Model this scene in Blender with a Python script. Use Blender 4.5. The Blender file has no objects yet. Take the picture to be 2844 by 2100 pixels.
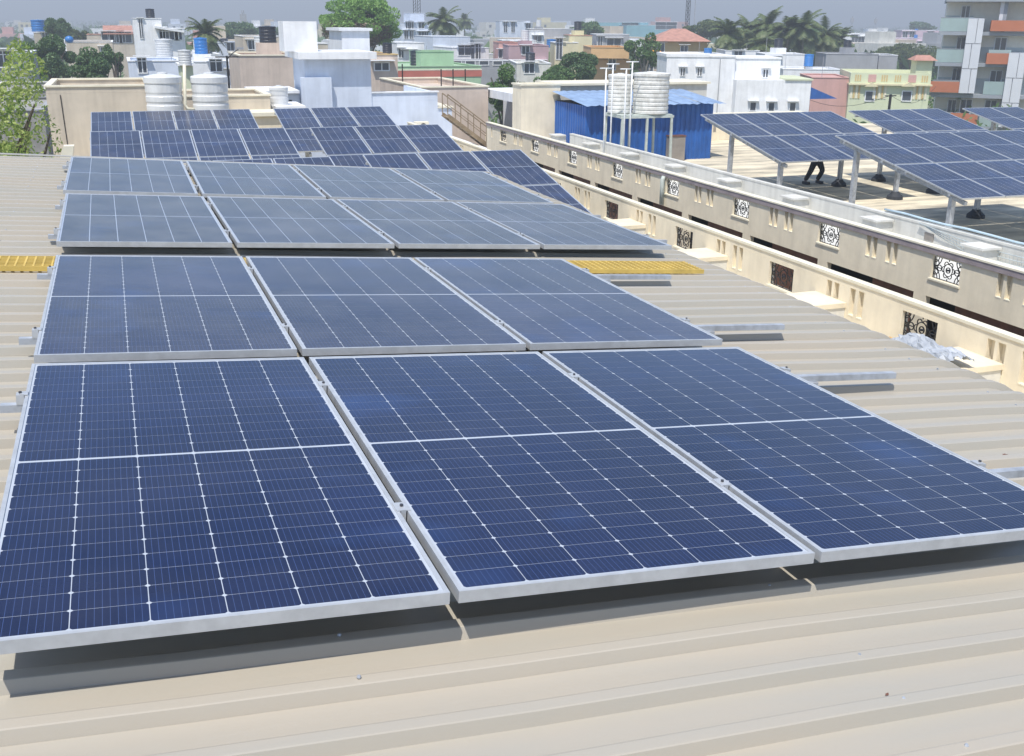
import bpy, bmesh, math, random
import numpy as np
from mathutils import Vector, Matrix
random.seed(7)
rng = np.random.default_rng(11)
S = bpy.context.scene
COL = S.collection
# ------------------------------------------------------------------ camera
F, CX, CY, ZC = 2915.0, 1422.0, 1050.0, 11.0
M = Matrix(((0.94252, 0.10127, -0.31844), (-0.33409, 0.30470, -0.89193), (0.00670, 0.94705, 0.32102)))
cam = bpy.data.cameras.new('camera')
cam.sensor_width = 36.0
cam.lens = 36.0 * F / 2844.0
cam.clip_start = 0.05
cam.clip_end = 20000
co = bpy.data.objects.new('camera', cam)
COL.objects.link(co)
co.matrix_world = Matrix.Translation((0, 0, ZC)) @ M.to_4x4()
S.camera = co
# ------------------------------------------------------------------ world and sun
SUN = Vector((-0.31, -0.40, 1.0)).normalized()      # towards the sun
w = bpy.data.worlds.new('World')
S.world = w
w.use_nodes = True
nt = w.node_tree
nt.nodes.clear()
sky = nt.nodes.new('ShaderNodeTexSky')
sky.sky_type = 'NISHITA'
sky.sun_disc = False
sky.sun_elevation = math.asin(SUN.z)
sky.sun_rotation = math.atan2(SUN.x, SUN.y) % (2 * math.pi)
sky.altitude = 0
sky.air_density = 1.0
sky.dust_density = 0.7
sky.ozone_density = 4.5
bg = nt.nodes.new('ShaderNodeBackground')
bg.inputs[1].default_value = 0.15
wo = nt.nodes.new('ShaderNodeOutputWorld')
nt.links.new(sky.outputs[0], bg.inputs[0])
nt.links.new(bg.outputs[0], wo.inputs[0])
sl = bpy.data.lights.new('sun', 'SUN')
sl.energy = 4.5
sl.angle = math.radians(0.53)
sl.color = (1.0, 0.95, 0.87)
so = bpy.data.objects.new('sun', sl)
COL.objects.link(so)
so.rotation_euler = SUN.to_track_quat('Z', 'Y').to_euler()
so.location = (0, 0, 60)
S.view_settings.view_transform = 'Standard'
S.view_settings.look = 'None'
S.view_settings.gamma = 1.0
S.view_settings.use_curve_mapping = False
S.view_settings.exposure = 0.20
S.render.engine = 'CYCLES'
S.cycles.max_bounces = 6
S.cycles.transparent_max_bounces = 12

# ------------------------------------------------------------------ helpers
def at(px, py, Y):
    """world point on the ray through photo pixel (px, py) at world distance Y"""
    r = M @ Vector(((px - CX) / F, -(py - CY) / F, -1.0))
    return Vector((0, 0, ZC)) + r * (Y / r.y)

def tag(o, label=None, cat=None, group=None, kind=None):
    if label: o['label'] = label
    if cat: o['category'] = cat
    if group: o['group'] = group
    if kind: o['kind'] = kind
    return o

def empty(name, loc=(0, 0, 0), label=None, cat=None, group=None, mat=None):
    o = bpy.data.objects.new(name, None)
    o.empty_display_size = 0.2
    COL.objects.link(o)
    if mat is not None: o.matrix_world = mat
    else: o.location = loc
    return tag(o, label, cat, group)

class MB:
    def __init__(s): s.v = []; s.f = []
    def add(s, vs, fs):
        b = len(s.v); s.v += [tuple(v) for v in vs]; s.f += [tuple(i + b for i in f) for f in fs]; return s
    def box(s, x0, x1, y0, y1, z0, z1):
        if x0 > x1: x0, x1 = x1, x0
        if y0 > y1: y0, y1 = y1, y0
        if z0 > z1: z0, z1 = z1, z0
        return s.add([(x0,y0,z0),(x1,y0,z0),(x1,y1,z0),(x0,y1,z0),(x0,y0,z1),(x1,y0,z1),(x1,y1,z1),(x0,y1,z1)],
                     [(0,3,2,1),(4,5,6,7),(0,1,5,4),(1,2,6,5),(2,3,7,6),(3,0,4,7)])
    def bar(s, a, b, wd=0.05, ht=None, up=(0, 0, 1)):
        ht = ht or wd
        a = Vector(a); b = Vector(b); d = (b - a).normalized(); u = Vector(up)
        if abs(d.dot(u)) > 0.98: u = Vector((0, 1, 0))
        r = d.cross(u).normalized(); u = r.cross(d).normalized()
        vs = []
        for p in (a, b):
            for i, j in ((-1,-1),(1,-1),(1,1),(-1,1)):
                vs.append(p + r * (i * wd / 2) + u * (j * ht / 2))
        return s.add(vs, [(0,1,2,3),(7,6,5,4),(0,4,5,1),(1,5,6,2),(2,6,7,3),(3,7,4,0)])
    def tube(s, pts, rad, n=8, cap=True):
        pts = [Vector(p) for p in pts]
        if not isinstance(rad, (list, tuple)): rad = [rad] * len(pts)
        b = len(s.v); prev = None
        for i, p in enumerate(pts):
            d = (pts[min(i + 1, len(pts) - 1)] - pts[max(i - 1, 0)]).normalized()
            u = prev if prev is not None else (Vector((0, 0, 1)) if abs(d.z) < 0.9 else Vector((1, 0, 0)))
            r = d.cross(u).normalized(); u = r.cross(d).normalized(); prev = u
            for k in range(n):
                t = 2 * math.pi * k / n
                s.v.append(tuple(p + (r * math.cos(t) + u * math.sin(t)) * rad[i]))
        for i in range(len(pts) - 1):
            for k in range(n):
                k2 = (k + 1) % n
                s.f.append((b + i*n + k, b + (i+1)*n + k, b + (i+1)*n + k2, b + i*n + k2))
        if cap:
            s.f.append(tuple(b + k for k in range(n)))
            e = b + (len(pts) - 1) * n
            s.f.append(tuple(e + k for k in reversed(range(n))))
        return s
    def lathe(s, prof, c=(0, 0, 0), n=28):
        b = len(s.v)
        for r, z in prof:
            for k in range(n):
                t = 2 * math.pi * k / n
                s.v.append((c[0] + r * math.cos(t), c[1] + r * math.sin(t), c[2] + z))
        for i in range(len(prof) - 1):
            for k in range(n):
                k2 = (k + 1) % n
                s.f.append((b + i*n + k, b + i*n + k2, b + (i+1)*n + k2, b + (i+1)*n + k))
        s.f.append(tuple(b + k for k in reversed(range(n))))
        e = b + (len(prof) - 1) * n
        s.f.append(tuple(e + k for k in range(n)))
        return s
    def mesh(s, name, mat, smooth=False):
        me = bpy.data.meshes.new(name)
        me.from_pydata(s.v, [], s.f)
        if smooth:
            me.polygons.foreach_set('use_smooth', [True] * len(me.polygons))
        me.materials.append(mat)
        me.update()
        return me
    def build(s, name, mat, parent=None, smooth=False, **kw):
        o = bpy.data.objects.new(name, s.mesh(name, mat, smooth))
        COL.objects.link(o)
        if parent is not None: o.parent = parent
        return tag(o, **kw)

def put(me, name, parent, loc=(0, 0, 0), rot=None):
    o = bpy.data.objects.new(name, me)
    COL.objects.link(o)
    o.parent = parent
    o.location = loc
    if rot: o.rotation_euler = rot
    return o

# ------------------------------------------------------------------ materials
def mat(name, col, rough=0.6, var=0.12, scale=3.0, col2=None, metal=0.0, coat=0.0, bump=0.0, stretch=(1, 1, 1), streak=0.0, spec=0.5, rnd=0.0):
    m = bpy.data.materials.new(name)
    m.use_nodes = True
    t = m.node_tree; N = t.nodes; Lk = t.links
    p = N['Principled BSDF']
    p.inputs['Roughness'].default_value = rough
    p.inputs['Metallic'].default_value = metal
    p.inputs['Specular IOR Level'].default_value = spec
    if coat:
        p.inputs['Coat Weight'].default_value = coat
        p.inputs['Coat Roughness'].default_value = 0.05
    tc = N.new('ShaderNodeTexCoord')
    mp = N.new('ShaderNodeMapping')
    mp.inputs['Scale'].default_value = stretch
    Lk.new(tc.outputs['Object'], mp.inputs['Vector'])
    n1 = N.new('ShaderNodeTexNoise')
    n1.inputs['Scale'].default_value = scale
    n1.inputs['Detail'].default_value = 8
    n1.inputs['Roughness'].default_value = 0.62
    Lk.new(mp.outputs[0], n1.inputs['Vector'])
    rp = N.new('ShaderNodeValToRGB')
    c2 = col2 or tuple(max(0, c * (1 - var * 2.2)) for c in col)
    c1 = tuple(min(1, c * (1 + var * 0.5)) for c in col)
    rp.color_ramp.elements[0].position = 0.3
    rp.color_ramp.elements[0].color = (*c2, 1)
    rp.color_ramp.elements[1].position = 0.62
    rp.color_ramp.elements[1].color = (*c1, 1)
    Lk.new(n1.outputs['Fac'], rp.inputs['Fac'])
    last = rp.outputs[0]
    if streak:
        mp2 = N.new('ShaderNodeMapping'); mp2.inputs['Scale'].default_value = (2.6, 2.6, 0.22)
        Lk.new(tc.outputs['Object'], mp2.inputs['Vector'])
        n2 = N.new('ShaderNodeTexNoise'); n2.inputs['Scale'].default_value = 2.0; n2.inputs['Detail'].default_value = 6
        Lk.new(mp2.outputs[0], n2.inputs['Vector'])
        r2 = N.new('ShaderNodeValToRGB')
        r2.color_ramp.elements[0].position = 0.36; r2.color_ramp.elements[0].color = (1 - streak, 1 - streak, 1 - streak, 1)
        r2.color_ramp.elements[1].position = 0.56; r2.color_ramp.elements[1].color = (1, 1, 1, 1)
        Lk.new(n2.outputs['Fac'], r2.inputs['Fac'])
        mx = N.new('ShaderNodeMix'); mx.data_type = 'RGBA'; mx.blend_type = 'MULTIPLY'; mx.inputs['Factor'].default_value = 1
        Lk.new(last, mx.inputs['A']); Lk.new(r2.outputs[0], mx.inputs['B'])
        last = mx.outputs['Result']
    if rnd:
        oi = N.new('ShaderNodeObjectInfo')
        mr = N.new('ShaderNodeMapRange'); mr.inputs['To Min'].default_value = 1 - rnd; mr.inputs['To Max'].default_value = 1 + rnd
        Lk.new(oi.outputs['Random'], mr.inputs['Value'])
        hs = N.new('ShaderNodeHueSaturation')
        Lk.new(mr.outputs[0], hs.inputs['Value']); Lk.new(last, hs.inputs['Color'])
        last = hs.outputs[0]
    Lk.new(last, p.inputs['Base Color'])
    if bump:
        b = N.new('ShaderNodeBump'); b.inputs['Strength'].default_value = bump; b.inputs['Distance'].default_value = 0.02
        n3 = N.new('ShaderNodeTexNoise'); n3.inputs['Scale'].default_value = scale * 6; n3.inputs['Detail'].default_value = 5
        Lk.new(mp.outputs[0], n3.inputs['Vector'])
        Lk.new(n3.outputs['Fac'], b.inputs['Height']); Lk.new(b.outputs[0], p.inputs['Normal'])
    return m

def leaf_mat(name, c1, c2, trans=0.35):
    m = bpy.data.materials.new(name)
    m.use_nodes = True
    t = m.node_tree; N = t.nodes; Lk = t.links
    N.clear()
    out = N.new('ShaderNodeOutputMaterial')
    geo = N.new('ShaderNodeNewGeometry')
    rp = N.new('ShaderNodeValToRGB')
    rp.color_ramp.elements[0].color = (*c1, 1); rp.color_ramp.elements[1].color = (*c2, 1)
    Lk.new(geo.outputs['Random Per Island'], rp.inputs['Fac'])
    d = N.new('ShaderNodeBsdfPrincipled'); d.inputs['Roughness'].default_value = 0.55
    tr = N.new('ShaderNodeBsdfTranslucent')
    mx = N.new('ShaderNodeMixShader'); mx.inputs[0].default_value = trans
    Lk.new(rp.outputs[0], d.inputs['Base Color']); Lk.new(rp.outputs[0], tr.inputs['Color'])
    Lk.new(d.outputs[0], mx.inputs[1]); Lk.new(tr.outputs[0], mx.inputs[2]); Lk.new(mx.outputs[0], out.inputs[0])
    return m

def cell_mat(name, base, dust=0.05, bus=True, pitch=0.0182, rough=0.10):
    """blue silicon under glass: fine busbars, per-cell tone, a thin uneven film of dust"""
    m = bpy.data.materials.new(name)
    m.use_nodes = True
    t = m.node_tree; N = t.nodes; Lk = t.links
    p = N['Principled BSDF']
    tc = N.new('ShaderNodeTexCoord'); geo = N.new('ShaderNodeNewGeometry')
    oi = N.new('ShaderNodeObjectInfo')
    n1 = N.new('ShaderNodeTexNoise'); n1.inputs['Scale'].default_value = 0.9; n1.inputs['Detail'].default_value = 3
    Lk.new(geo.outputs['Position'], n1.inputs['Vector'])
    rp = N.new('ShaderNodeValToRGB')
    rp.color_ramp.elements[0].position = 0.35; rp.color_ramp.elements[0].color = (*[c * 0.8 for c in base], 1)
    rp.color_ramp.elements[1].position = 0.7; rp.color_ramp.elements[1].color = (*[c * 1.25 for c in base], 1)
    Lk.new(n1.outputs['Fac'], rp.inputs['Fac'])
    hs = N.new('ShaderNodeHueSaturation')
    mr = N.new('ShaderNodeMapRange'); mr.inputs['To Min'].default_value = 0.92; mr.inputs['To Max'].default_value = 1.08
    Lk.new(oi.outputs['Random'], mr.inputs['Value']); Lk.new(mr.outputs[0], hs.inputs['Value']); Lk.new(rp.outputs[0], hs.inputs['Color'])
    last = hs.outputs[0]
    if bus:
        sx = N.new('ShaderNodeSeparateXYZ'); Lk.new(tc.outputs['Object'], sx.inputs[0])
        dv = N.new('ShaderNodeMath'); dv.operation = 'DIVIDE'; dv.inputs[1].default_value = pitch
        Lk.new(sx.outputs['X'], dv.inputs[0])
        fr = N.new('ShaderNodeMath'); fr.operation = 'FRACT'; Lk.new(dv.outputs[0], fr.inputs[0])
        lt = N.new('ShaderNodeMath'); lt.operation = 'LESS_THAN'; lt.inputs[1].default_value = 0.07
        Lk.new(fr.outputs[0], lt.inputs[0])
        mx = N.new('ShaderNodeMix'); mx.data_type = 'RGBA'
        Lk.new(lt.outputs[0], mx.inputs['Factor']); Lk.new(last, mx.inputs['A'])
        mx.inputs['B'].default_value = (0.045, 0.075, 0.19, 1)
        last = mx.outputs['Result']
    # soft bluish patches scattered over the cells
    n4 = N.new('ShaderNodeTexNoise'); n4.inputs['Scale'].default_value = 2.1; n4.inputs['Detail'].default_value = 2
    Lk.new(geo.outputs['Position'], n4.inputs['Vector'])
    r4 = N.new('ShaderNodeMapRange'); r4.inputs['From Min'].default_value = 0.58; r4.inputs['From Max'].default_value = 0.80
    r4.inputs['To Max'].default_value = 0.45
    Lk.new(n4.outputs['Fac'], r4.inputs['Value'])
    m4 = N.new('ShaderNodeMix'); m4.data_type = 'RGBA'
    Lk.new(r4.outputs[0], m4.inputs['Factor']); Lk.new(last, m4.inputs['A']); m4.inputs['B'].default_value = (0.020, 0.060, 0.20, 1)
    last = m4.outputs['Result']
    # dust film
    n2 = N.new('ShaderNodeTexNoise'); n2.inputs['Scale'].default_value = 2.3; n2.inputs['Detail'].default_value = 7; n2.inputs['Roughness'].default_value = 0.7
    Lk.new(geo.outputs['Position'], n2.inputs['Vector'])
    r2 = N.new('ShaderNodeMapRange'); r2.inputs['From Min'].default_value = 0.35; r2.inputs['From Max'].default_value = 0.75
    r2.inputs['To Min'].default_value = dust * 0.35; r2.inputs['To Max'].default_value = dust * 2.4
    Lk.new(n2.outputs['Fac'], r2.inputs['Value'])
    m2 = N.new('ShaderNodeMix'); m2.data_type = 'RGBA'
    Lk.new(r2.outputs[0], m2.inputs['Factor']); Lk.new(last, m2.inputs['A'])
    m2.inputs['B'].default_value = (0.42, 0.40, 0.37, 1)
    Lk.new(m2.outputs['Result'], p.inputs['Base Color'])
    p.inputs['Roughness'].default_value = rough
    p.inputs['IOR'].default_value = 1.5
    p.inputs['Specular IOR Level'].default_value = 0.36
    return m

MT = {}
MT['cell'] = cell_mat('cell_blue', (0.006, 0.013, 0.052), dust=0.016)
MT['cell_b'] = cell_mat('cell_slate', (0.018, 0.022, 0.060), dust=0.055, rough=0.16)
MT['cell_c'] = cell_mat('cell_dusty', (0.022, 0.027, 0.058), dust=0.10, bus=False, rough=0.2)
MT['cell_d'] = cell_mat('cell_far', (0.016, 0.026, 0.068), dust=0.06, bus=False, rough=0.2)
MT['sheet_white'] = mat('backsheet', (0.47, 0.51, 0.57), 0.3, 0.05, 8)
MT['alu'] = mat('aluminium', (0.56, 0.58, 0.60), 0.38, 0.08, 12, metal=0.35)
MT['alu_dull'] = mat('galvanised_rail', (0.50, 0.53, 0.57), 0.5, 0.15, 10, metal=0.4)
MT['bolt'] = mat('bolt_steel', (0.09, 0.09, 0.10), 0.4, 0.1, 8, metal=0.6)
MT['roof'] = mat('beige_coated_sheet', (0.42, 0.378, 0.31), 0.36, 0.06, 1.4, col2=(0.385, 0.372, 0.326), stretch=(0.35, 1.6, 1), bump=0.05, rnd=0.03)
MT['cream'] = mat('cream_plaster', (0.84, 0.75, 0.575), 0.85, 0.07, 1.3, streak=0.07, bump=0.15)
MT['cream_edge'] = mat('cream_coping', (0.78, 0.73, 0.58), 0.8, 0.06, 2)
MT['mauve'] = mat('mauve_cornice', (0.33, 0.28, 0.29), 0.8, 0.12, 3)
MT['offwhite'] = mat('offwhite_plaster', (0.68, 0.67, 0.62), 0.85, 0.08, 1.0, streak=0.12, bump=0.1)
MT['white'] = mat('white_paint', (0.84, 0.85, 0.86), 0.75, 0.06, 1.2, streak=0.08)
MT['bluewhite'] = mat('bluish_whitewash', (0.66, 0.72, 0.82), 0.8, 0.06, 0.9, streak=0.08)
MT['iron'] = mat('black_iron', (0.018, 0.017, 0.017), 0.45, 0.1, 6)
MT['brown'] = mat('brown_wood', (0.17, 0.075, 0.05), 0.6, 0.2, 4)
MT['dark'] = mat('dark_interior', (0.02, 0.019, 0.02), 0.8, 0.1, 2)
MT['terrace'] = mat('stained_terrace', (0.74, 0.65, 0.48), 0.9, 0.1, 0.9, col2=(0.26, 0.24, 0.19), stretch=(0.55, 2.0, 1), bump=0.2)
MT['concrete'] = mat('grey_concrete', (0.34, 0.33, 0.31), 0.9, 0.15, 1.2, streak=0.1)
MT['yellow'] = mat('yellow_grating', (0.62, 0.44, 0.11), 0.6, 0.12, 6)
MT['blue'] = mat('blue_sheet', (0.024, 0.125, 0.43), 0.45, 0.12, 1.6, streak=0.15)
MT['blueroof'] = mat('faded_blue_sheet', (0.27, 0.38, 0.56), 0.5, 0.15, 1.8)
MT['tank_white'] = mat('white_tank_plastic', (0.70, 0.71, 0.71), 0.35, 0.06, 2, streak=0.05)
MT['tank_blue'] = mat('blue_tank_plastic', (0.03, 0.20, 0.55), 0.4, 0.1, 2)
MT['tank_black'] = mat('black_tank_plastic', (0.03, 0.035, 0.05), 0.4, 0.1, 2)
MT['stand'] = mat('pale_green_steel', (0.55, 0.60, 0.55), 0.5, 0.12, 5)
MT['pipe'] = mat('white_pipe', (0.72, 0.74, 0.75), 0.4, 0.08, 4)
MT['bluepipe'] = mat('pale_blue_pipe', (0.52, 0.66, 0.74), 0.4, 0.08, 4)
MT['net'] = mat('grey_blue_net', (0.42, 0.48, 0.50), 0.8, 0.1, 6)
MT['beige'] = mat('beige_render', (0.60, 0.53, 0.43), 0.88, 0.08, 0.8, streak=0.10, bump=0.1)
MT['pinkbeige'] = mat('pinkish_render', (0.62, 0.52, 0.44), 0.88, 0.08, 0.8, streak=0.1)
MT['stairsteel'] = mat('brown_steel', (0.27, 0.20, 0.12), 0.6, 0.15, 5)
MT['green'] = mat('mint_paint', (0.38, 0.54, 0.36), 0.8, 0.06, 1, streak=0.06)
MT['red'] = mat('brick_red_paint', (0.52, 0.16, 0.12), 0.8, 0.08, 1)
MT['pink'] = mat('mauve_pink_paint', (0.46, 0.32, 0.34), 0.8, 0.06, 0.7, streak=0.06)
MT['salmon'] = mat('salmon_paint', (0.60, 0.36, 0.32), 0.8, 0.06, 0.7, streak=0.06)
MT['tile'] = mat('red_roof_tile', (0.48, 0.25, 0.19), 0.8, 0.15, 2)
MT['orange'] = mat('orange_yellow_paint', (0.68, 0.44, 0.22), 0.8, 0.06, 0.8)
MT['brightorange'] = mat('bright_orange_sheet', (0.80, 0.33, 0.05), 0.6, 0.08, 1.5)
MT['ochre'] = mat('ochre_paint', (0.60, 0.44, 0.20), 0.8, 0.06, 0.8)
MT['paleyellow'] = mat('pale_yellow_paint', (0.70, 0.64, 0.42), 0.8, 0.06, 0.8, streak=0.06)
MT['teal'] = mat('teal_grey_paint', (0.22, 0.42, 0.48), 0.8, 0.06, 0.5)
MT['lime'] = mat('pale_lime_paint', (0.62, 0.66, 0.46), 0.8, 0.05, 0.8)
MT['grey'] = mat('grey_paint', (0.36, 0.37, 0.39), 0.8, 0.06, 0.8, streak=0.06)
MT['palepink'] = mat('pale_pink_paint', (0.66, 0.50, 0.58), 0.8, 0.06, 0.8)
MT['terracotta'] = mat('terracotta_paint', (0.46, 0.16, 0.08), 0.8, 0.05, 0.8)
MT['panelwhite'] = mat('white_cladding', (0.62, 0.64, 0.68), 0.5, 0.03, 1)
MT['slab'] = mat('slate_slab', (0.30, 0.33, 0.37), 0.8, 0.06, 1)
MT['glass'] = mat('window_glass', (0.075, 0.09, 0.11), 0.08, 0.1, 1, spec=0.8)
MT['railglass'] = mat('tinted_balcony_glass', (0.32, 0.42, 0.42), 0.1, 0.05, 1, spec=0.7)
MT['ground'] = mat('dusty_ground', (0.27, 0.24, 0.17), 0.95, 0.2, 0.02, col2=(0.10, 0.13, 0.06), bump=0.1)
MT['asphalt'] = mat('asphalt', (0.07, 0.07, 0.07), 0.9, 0.15, 0.6)
MT['bark'] = mat('bark', (0.12, 0.095, 0.07), 0.9, 0.2, 5, bump=0.4)
MT['palebark'] = mat('pale_bark', (0.32, 0.29, 0.24), 0.9, 0.2, 5, bump=0.3)
MT['card'] = mat('tan_board', (0.60, 0.36, 0.14), 0.8, 0.08, 3)
MT['cloth'] = mat('white_sheet_plastic', (0.40, 0.43, 0.47), 0.5, 0.12, 5)
MT['trouser'] = mat('dark_trousers', (0.012, 0.014, 0.02), 0.85, 0.1, 6)
MT['shirt'] = mat('dark_shirt', (0.05, 0.06, 0.10), 0.85, 0.1, 6)
MT['skin'] = mat('brown_skin', (0.18, 0.09, 0.055), 0.6, 0.1, 6)
MT['hair'] = mat('black_hair', (0.01, 0.009, 0.008), 0.5, 0.1, 20)
MT['grate_dark'] = mat('dark_foot', (0.03, 0.035, 0.045), 0.7, 0.1, 4)
MT['door'] = mat('grey_door', (0.30, 0.27, 0.24), 0.7, 0.1, 3)
LF = {
 'bright': leaf_mat('bright_leaves', (0.13, 0.27, 0.05), (0.34, 0.54, 0.15), 0.4),
 'dark': leaf_mat('dark_leaves', (0.055, 0.12, 0.04), (0.16, 0.26, 0.10)),
 'mid': leaf_mat('mid_leaves', (0.06, 0.14, 0.04), (0.19, 0.31, 0.09)),
 'yellow': leaf_mat('yellowish_leaves', (0.17, 0.29, 0.05), (0.50, 0.56, 0.18), 0.45),
 'palm': leaf_mat('palm_leaves', (0.06, 0.11, 0.03), (0.19, 0.22, 0.09), 0.25),
 'brown': leaf_mat('dry_twigs', (0.12, 0.09, 0.07), (0.24, 0.17, 0.12), 0.1),
 'olive': leaf_mat('olive_scrub', (0.06, 0.10, 0.025), (0.16, 0.20, 0.06)),
}

# ================================================================== SETTING
MB().add([(-9000,-300,0),(9000,-300,0),(9000,12000,0),(-9000,12000,0)], [(0,1,2,3)]).build('ground', MT['ground'], kind='structure')
MB().add([(9.75,-20,0.02),(12.15,-20,0.02),(12.15,60,0.02),(9.75,60,0.02)], [(0,1,2,3)]).build('lane', MT['asphalt'], kind='structure')
MB().add([(-9.5,-20,0.02),(-4.2,-20,0.02),(-4.2,120,0.02),(-9.5,120,0.02)], [(0,1,2,3)]).build('road', MT['asphalt'], kind='structure')

# ---- building under the sheet roof and the back terrace
b1 = empty('terrace_building', (0, 0, 0), 'long cream terrace building under the near sheet roof and the tilted back panels', 'building')
MB().box(-2.6, 9.28, -4, 37.3, 0, 6.3).build('lower_storeys', MT['cream'], b1)
MB().box(-3.0, 4.05, -3.2, 12.7, 6.305, 8.95).build('upper_storey', MT['cream'], b1)
MB().add([(-2.5,12.75,6.306),(9.2,12.75,6.306),(9.2,37.2,6.306),(-2.5,37.2,6.306)], [(0,1,2,3)]).build('terrace_floor', MT['terrace'], b1)

# ---- near corrugated roof -------------------------------------------------
RS = -0.0745                      # slope down towards +X
PITCH = 0.205
def rz(x, drop=0.162):             # height of the pans of the sheet
    return 9.63 - drop + RS * (x + 0.5)
roof_root = empty('sheet_roof', (0, 0, 0), 'beige ribbed metal sheet roof that carries the four near rows of solar panels', 'roof')
xs = [-3.3, -2.4, -1.6, -0.8, 0, 0.8, 1.6, 2.4, 3.2, 3.9, 4.3]
xc = [(x, rz(x), 0.0) for x in xs]
R0 = 0.34
bx, bz = 4.3, rz(4.3)
for k in range(1, 8):
    t = math.radians(k * 11)
    xc.append((bx + R0 * math.sin(t), bz - R0 * (1 - math.cos(t)) + RS * R0 * math.sin(t), t))
prof = [(0, 0), (0.008, 0.0), (0.019, 0.035), (0.024, 0.0365), (0.058, 0.0365), (0.064, 0.035), (0.080, 0.0), (0.142, 0.0), (0.205, 0.0)]
def sheet(y0, nr, last):
    m = MB()
    pr = []
    for r in range(nr):
        for (dy, dz) in prof[:-1]: pr.append((y0 + r * PITCH + dy, dz))
    pr.append((y0 + nr * PITCH + 0.004, 0.0))
    n = len(pr)
    jit = random.uniform(-0.01, 0.01)
    for i, (x, z, t) in enumerate(xc):
        sc = 1.0
        for (y, dz) in pr:
            wob = 0.0035 * math.sin(x * 2.3 + y * 1.7) + 0.002 * math.sin(x * 5.1 - y * 3.1)
            m.v.append((x + dz * math.sin(t) * sc, y, z + dz * math.cos(t) * sc + wob + 0.0012 * (y0 % 2)))
    for i in range(len(xc) - 1):
        for j in range(n - 1):
            m.f.append((i*n + j, (i+1)*n + j, (i+1)*n + j + 1, i*n + j + 1))
    return m
for q in range(15):
    sheet(-1.893 + q * 5 * PITCH, 5 if q < 14 else 3, False).build('roof_sheet', MT['roof'], roof_root)
MB().bar((-3.3, 13.14, rz(-3.3) + 0.035), (4.35, 13.14, rz(4.35) + 0.035), 0.10, 0.008).build('ridge_flashing', MT['roof'], roof_root)
# screws
sm = MB()
for iy in range(0, 73):
    yy = -1.893 + iy * PITCH + 0.045
    for xx in (-2.3, -0.95, 0.4, 1.75, 3.1, 4.15):
        if random.random() < 0.8:
            sm.lathe([(0.006, 0), (0.006, 0.003), (0.004, 0.007)], (xx + random.uniform(-.02, .02), yy, rz(xx) + 0.0365), 6)
sm.build('roof_screws', MT['alu_dull'], roof_root, kind='stuff')

# ------------------------------------------------------------------ solar panels
PW, PL, PH = 1.134, 2.278, 0.035
def frame_mesh(m):
    lip = 0.013
    b = MB()
    b.box(0, PW, -lip, 0, -PH, 0).box(0, PW, -PL, -PL + lip, -PH, 0)
    b.box(0, lip, -PL + lip, -lip, -PH, 0).box(PW - lip, PW, -PL + lip, -lip, -PH, 0)
    return b.mesh('frame', m)
FM = frame_mesh(MT['alu'])
BM_ = MB().box(0.013, PW - 0.013, -PL + 0.013, -0.013, -0.010, -0.0035).mesh('backsheet', MT['sheet_white'])
MT['sheet_far'] = mat('backsheet_bluish', (0.40, 0.46, 0.56), 0.35, 0.05, 8)  # darker, bluer backsheet for the farther rows
BM2 = MB().box(0.013, PW - 0.013, -PL + 0.013, -0.013, -0.010, -0.0035).mesh('backsheet', MT['sheet_far'])
MX, MY, MID = 0.021, 0.023, 0.014
CPX = (PW - 2 * MX) / 6
CPY = (PL - 2 * MY - MID) / 24
def cell_mesh(m, nm, cw, ch, ck):
    a, b = cw / 2, ch / 2
    pts = [(-a + ck, -b), (a - ck, -b), (a, -b + ck), (a, b - ck), (a - ck, b), (-a + ck, b), (-a, b - ck), (-a, -b + ck)]
    o = MB()
    o.add([(x, y, 0.0012) for x, y in pts] + [(x, y, -0.001) for x, y in pts],
          [tuple(range(8))] + [(i, i + 8, (i + 1) % 8 + 8, (i + 1) % 8) for i in range(8)])
    return o.mesh(nm, m)
CELLS = {k: cell_mesh(MT[k], 'cell', CPX - 0.0024, CPY - 0.0016, 0.0065) for k in ('cell', 'cell_b')}
def string_mesh(m, gaps):
    o = MB(); W_ = CPX - 0.0048; H_ = CPY * 12 - 0.002
    a, b = W_ / 2, H_ / 2
    o.box(-a, a, -b, b, -0.001, 0.0012)
    return o.mesh('cell_string', m)
STR = {k: string_mesh(MT[k], 0) for k in ('cell_c', 'cell_d')}
ORD = ['leftmost', 'second', 'third', 'fourth', 'fifth']
def panel(T, kind, label, group):
    r = empty('solar_panel', mat=T, label=label, cat='solar panel', group=group)
    put(FM, 'frame', r)
    put(BM_ if kind in CELLS else BM2, 'backsheet', r)
    if kind in CELLS:
        for i in range(6):
            for j in range(24):
                yy = -MY - (j + 0.5) * CPY - (MID if j >= 12 else 0)
                put(CELLS[kind], 'cell', r, (MX + (i + 0.5) * CPX, yy, -0.0044))
    else:
        for i in range(6):
            for h in (0, 1):
                yy = -MY - CPY * 6 - h * (CPY * 12 + MID)
                put(STR[kind], 'cell_string', r, (MX + (i + 0.5) * CPX, yy, -0.0044))
    return r
def table_matrix(t, x, n):
    x = Vector(x).normalized(); n = Vector(n); n = (n - x * n.dot(x)).normalized(); y = n.cross(x)
    return Matrix(((x.x, y.x, n.x, t[0]), (x.y, y.y, n.y, t[1]), (x.z, y.z, n.z, t[2]), (0, 0, 0, 1)))
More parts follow.
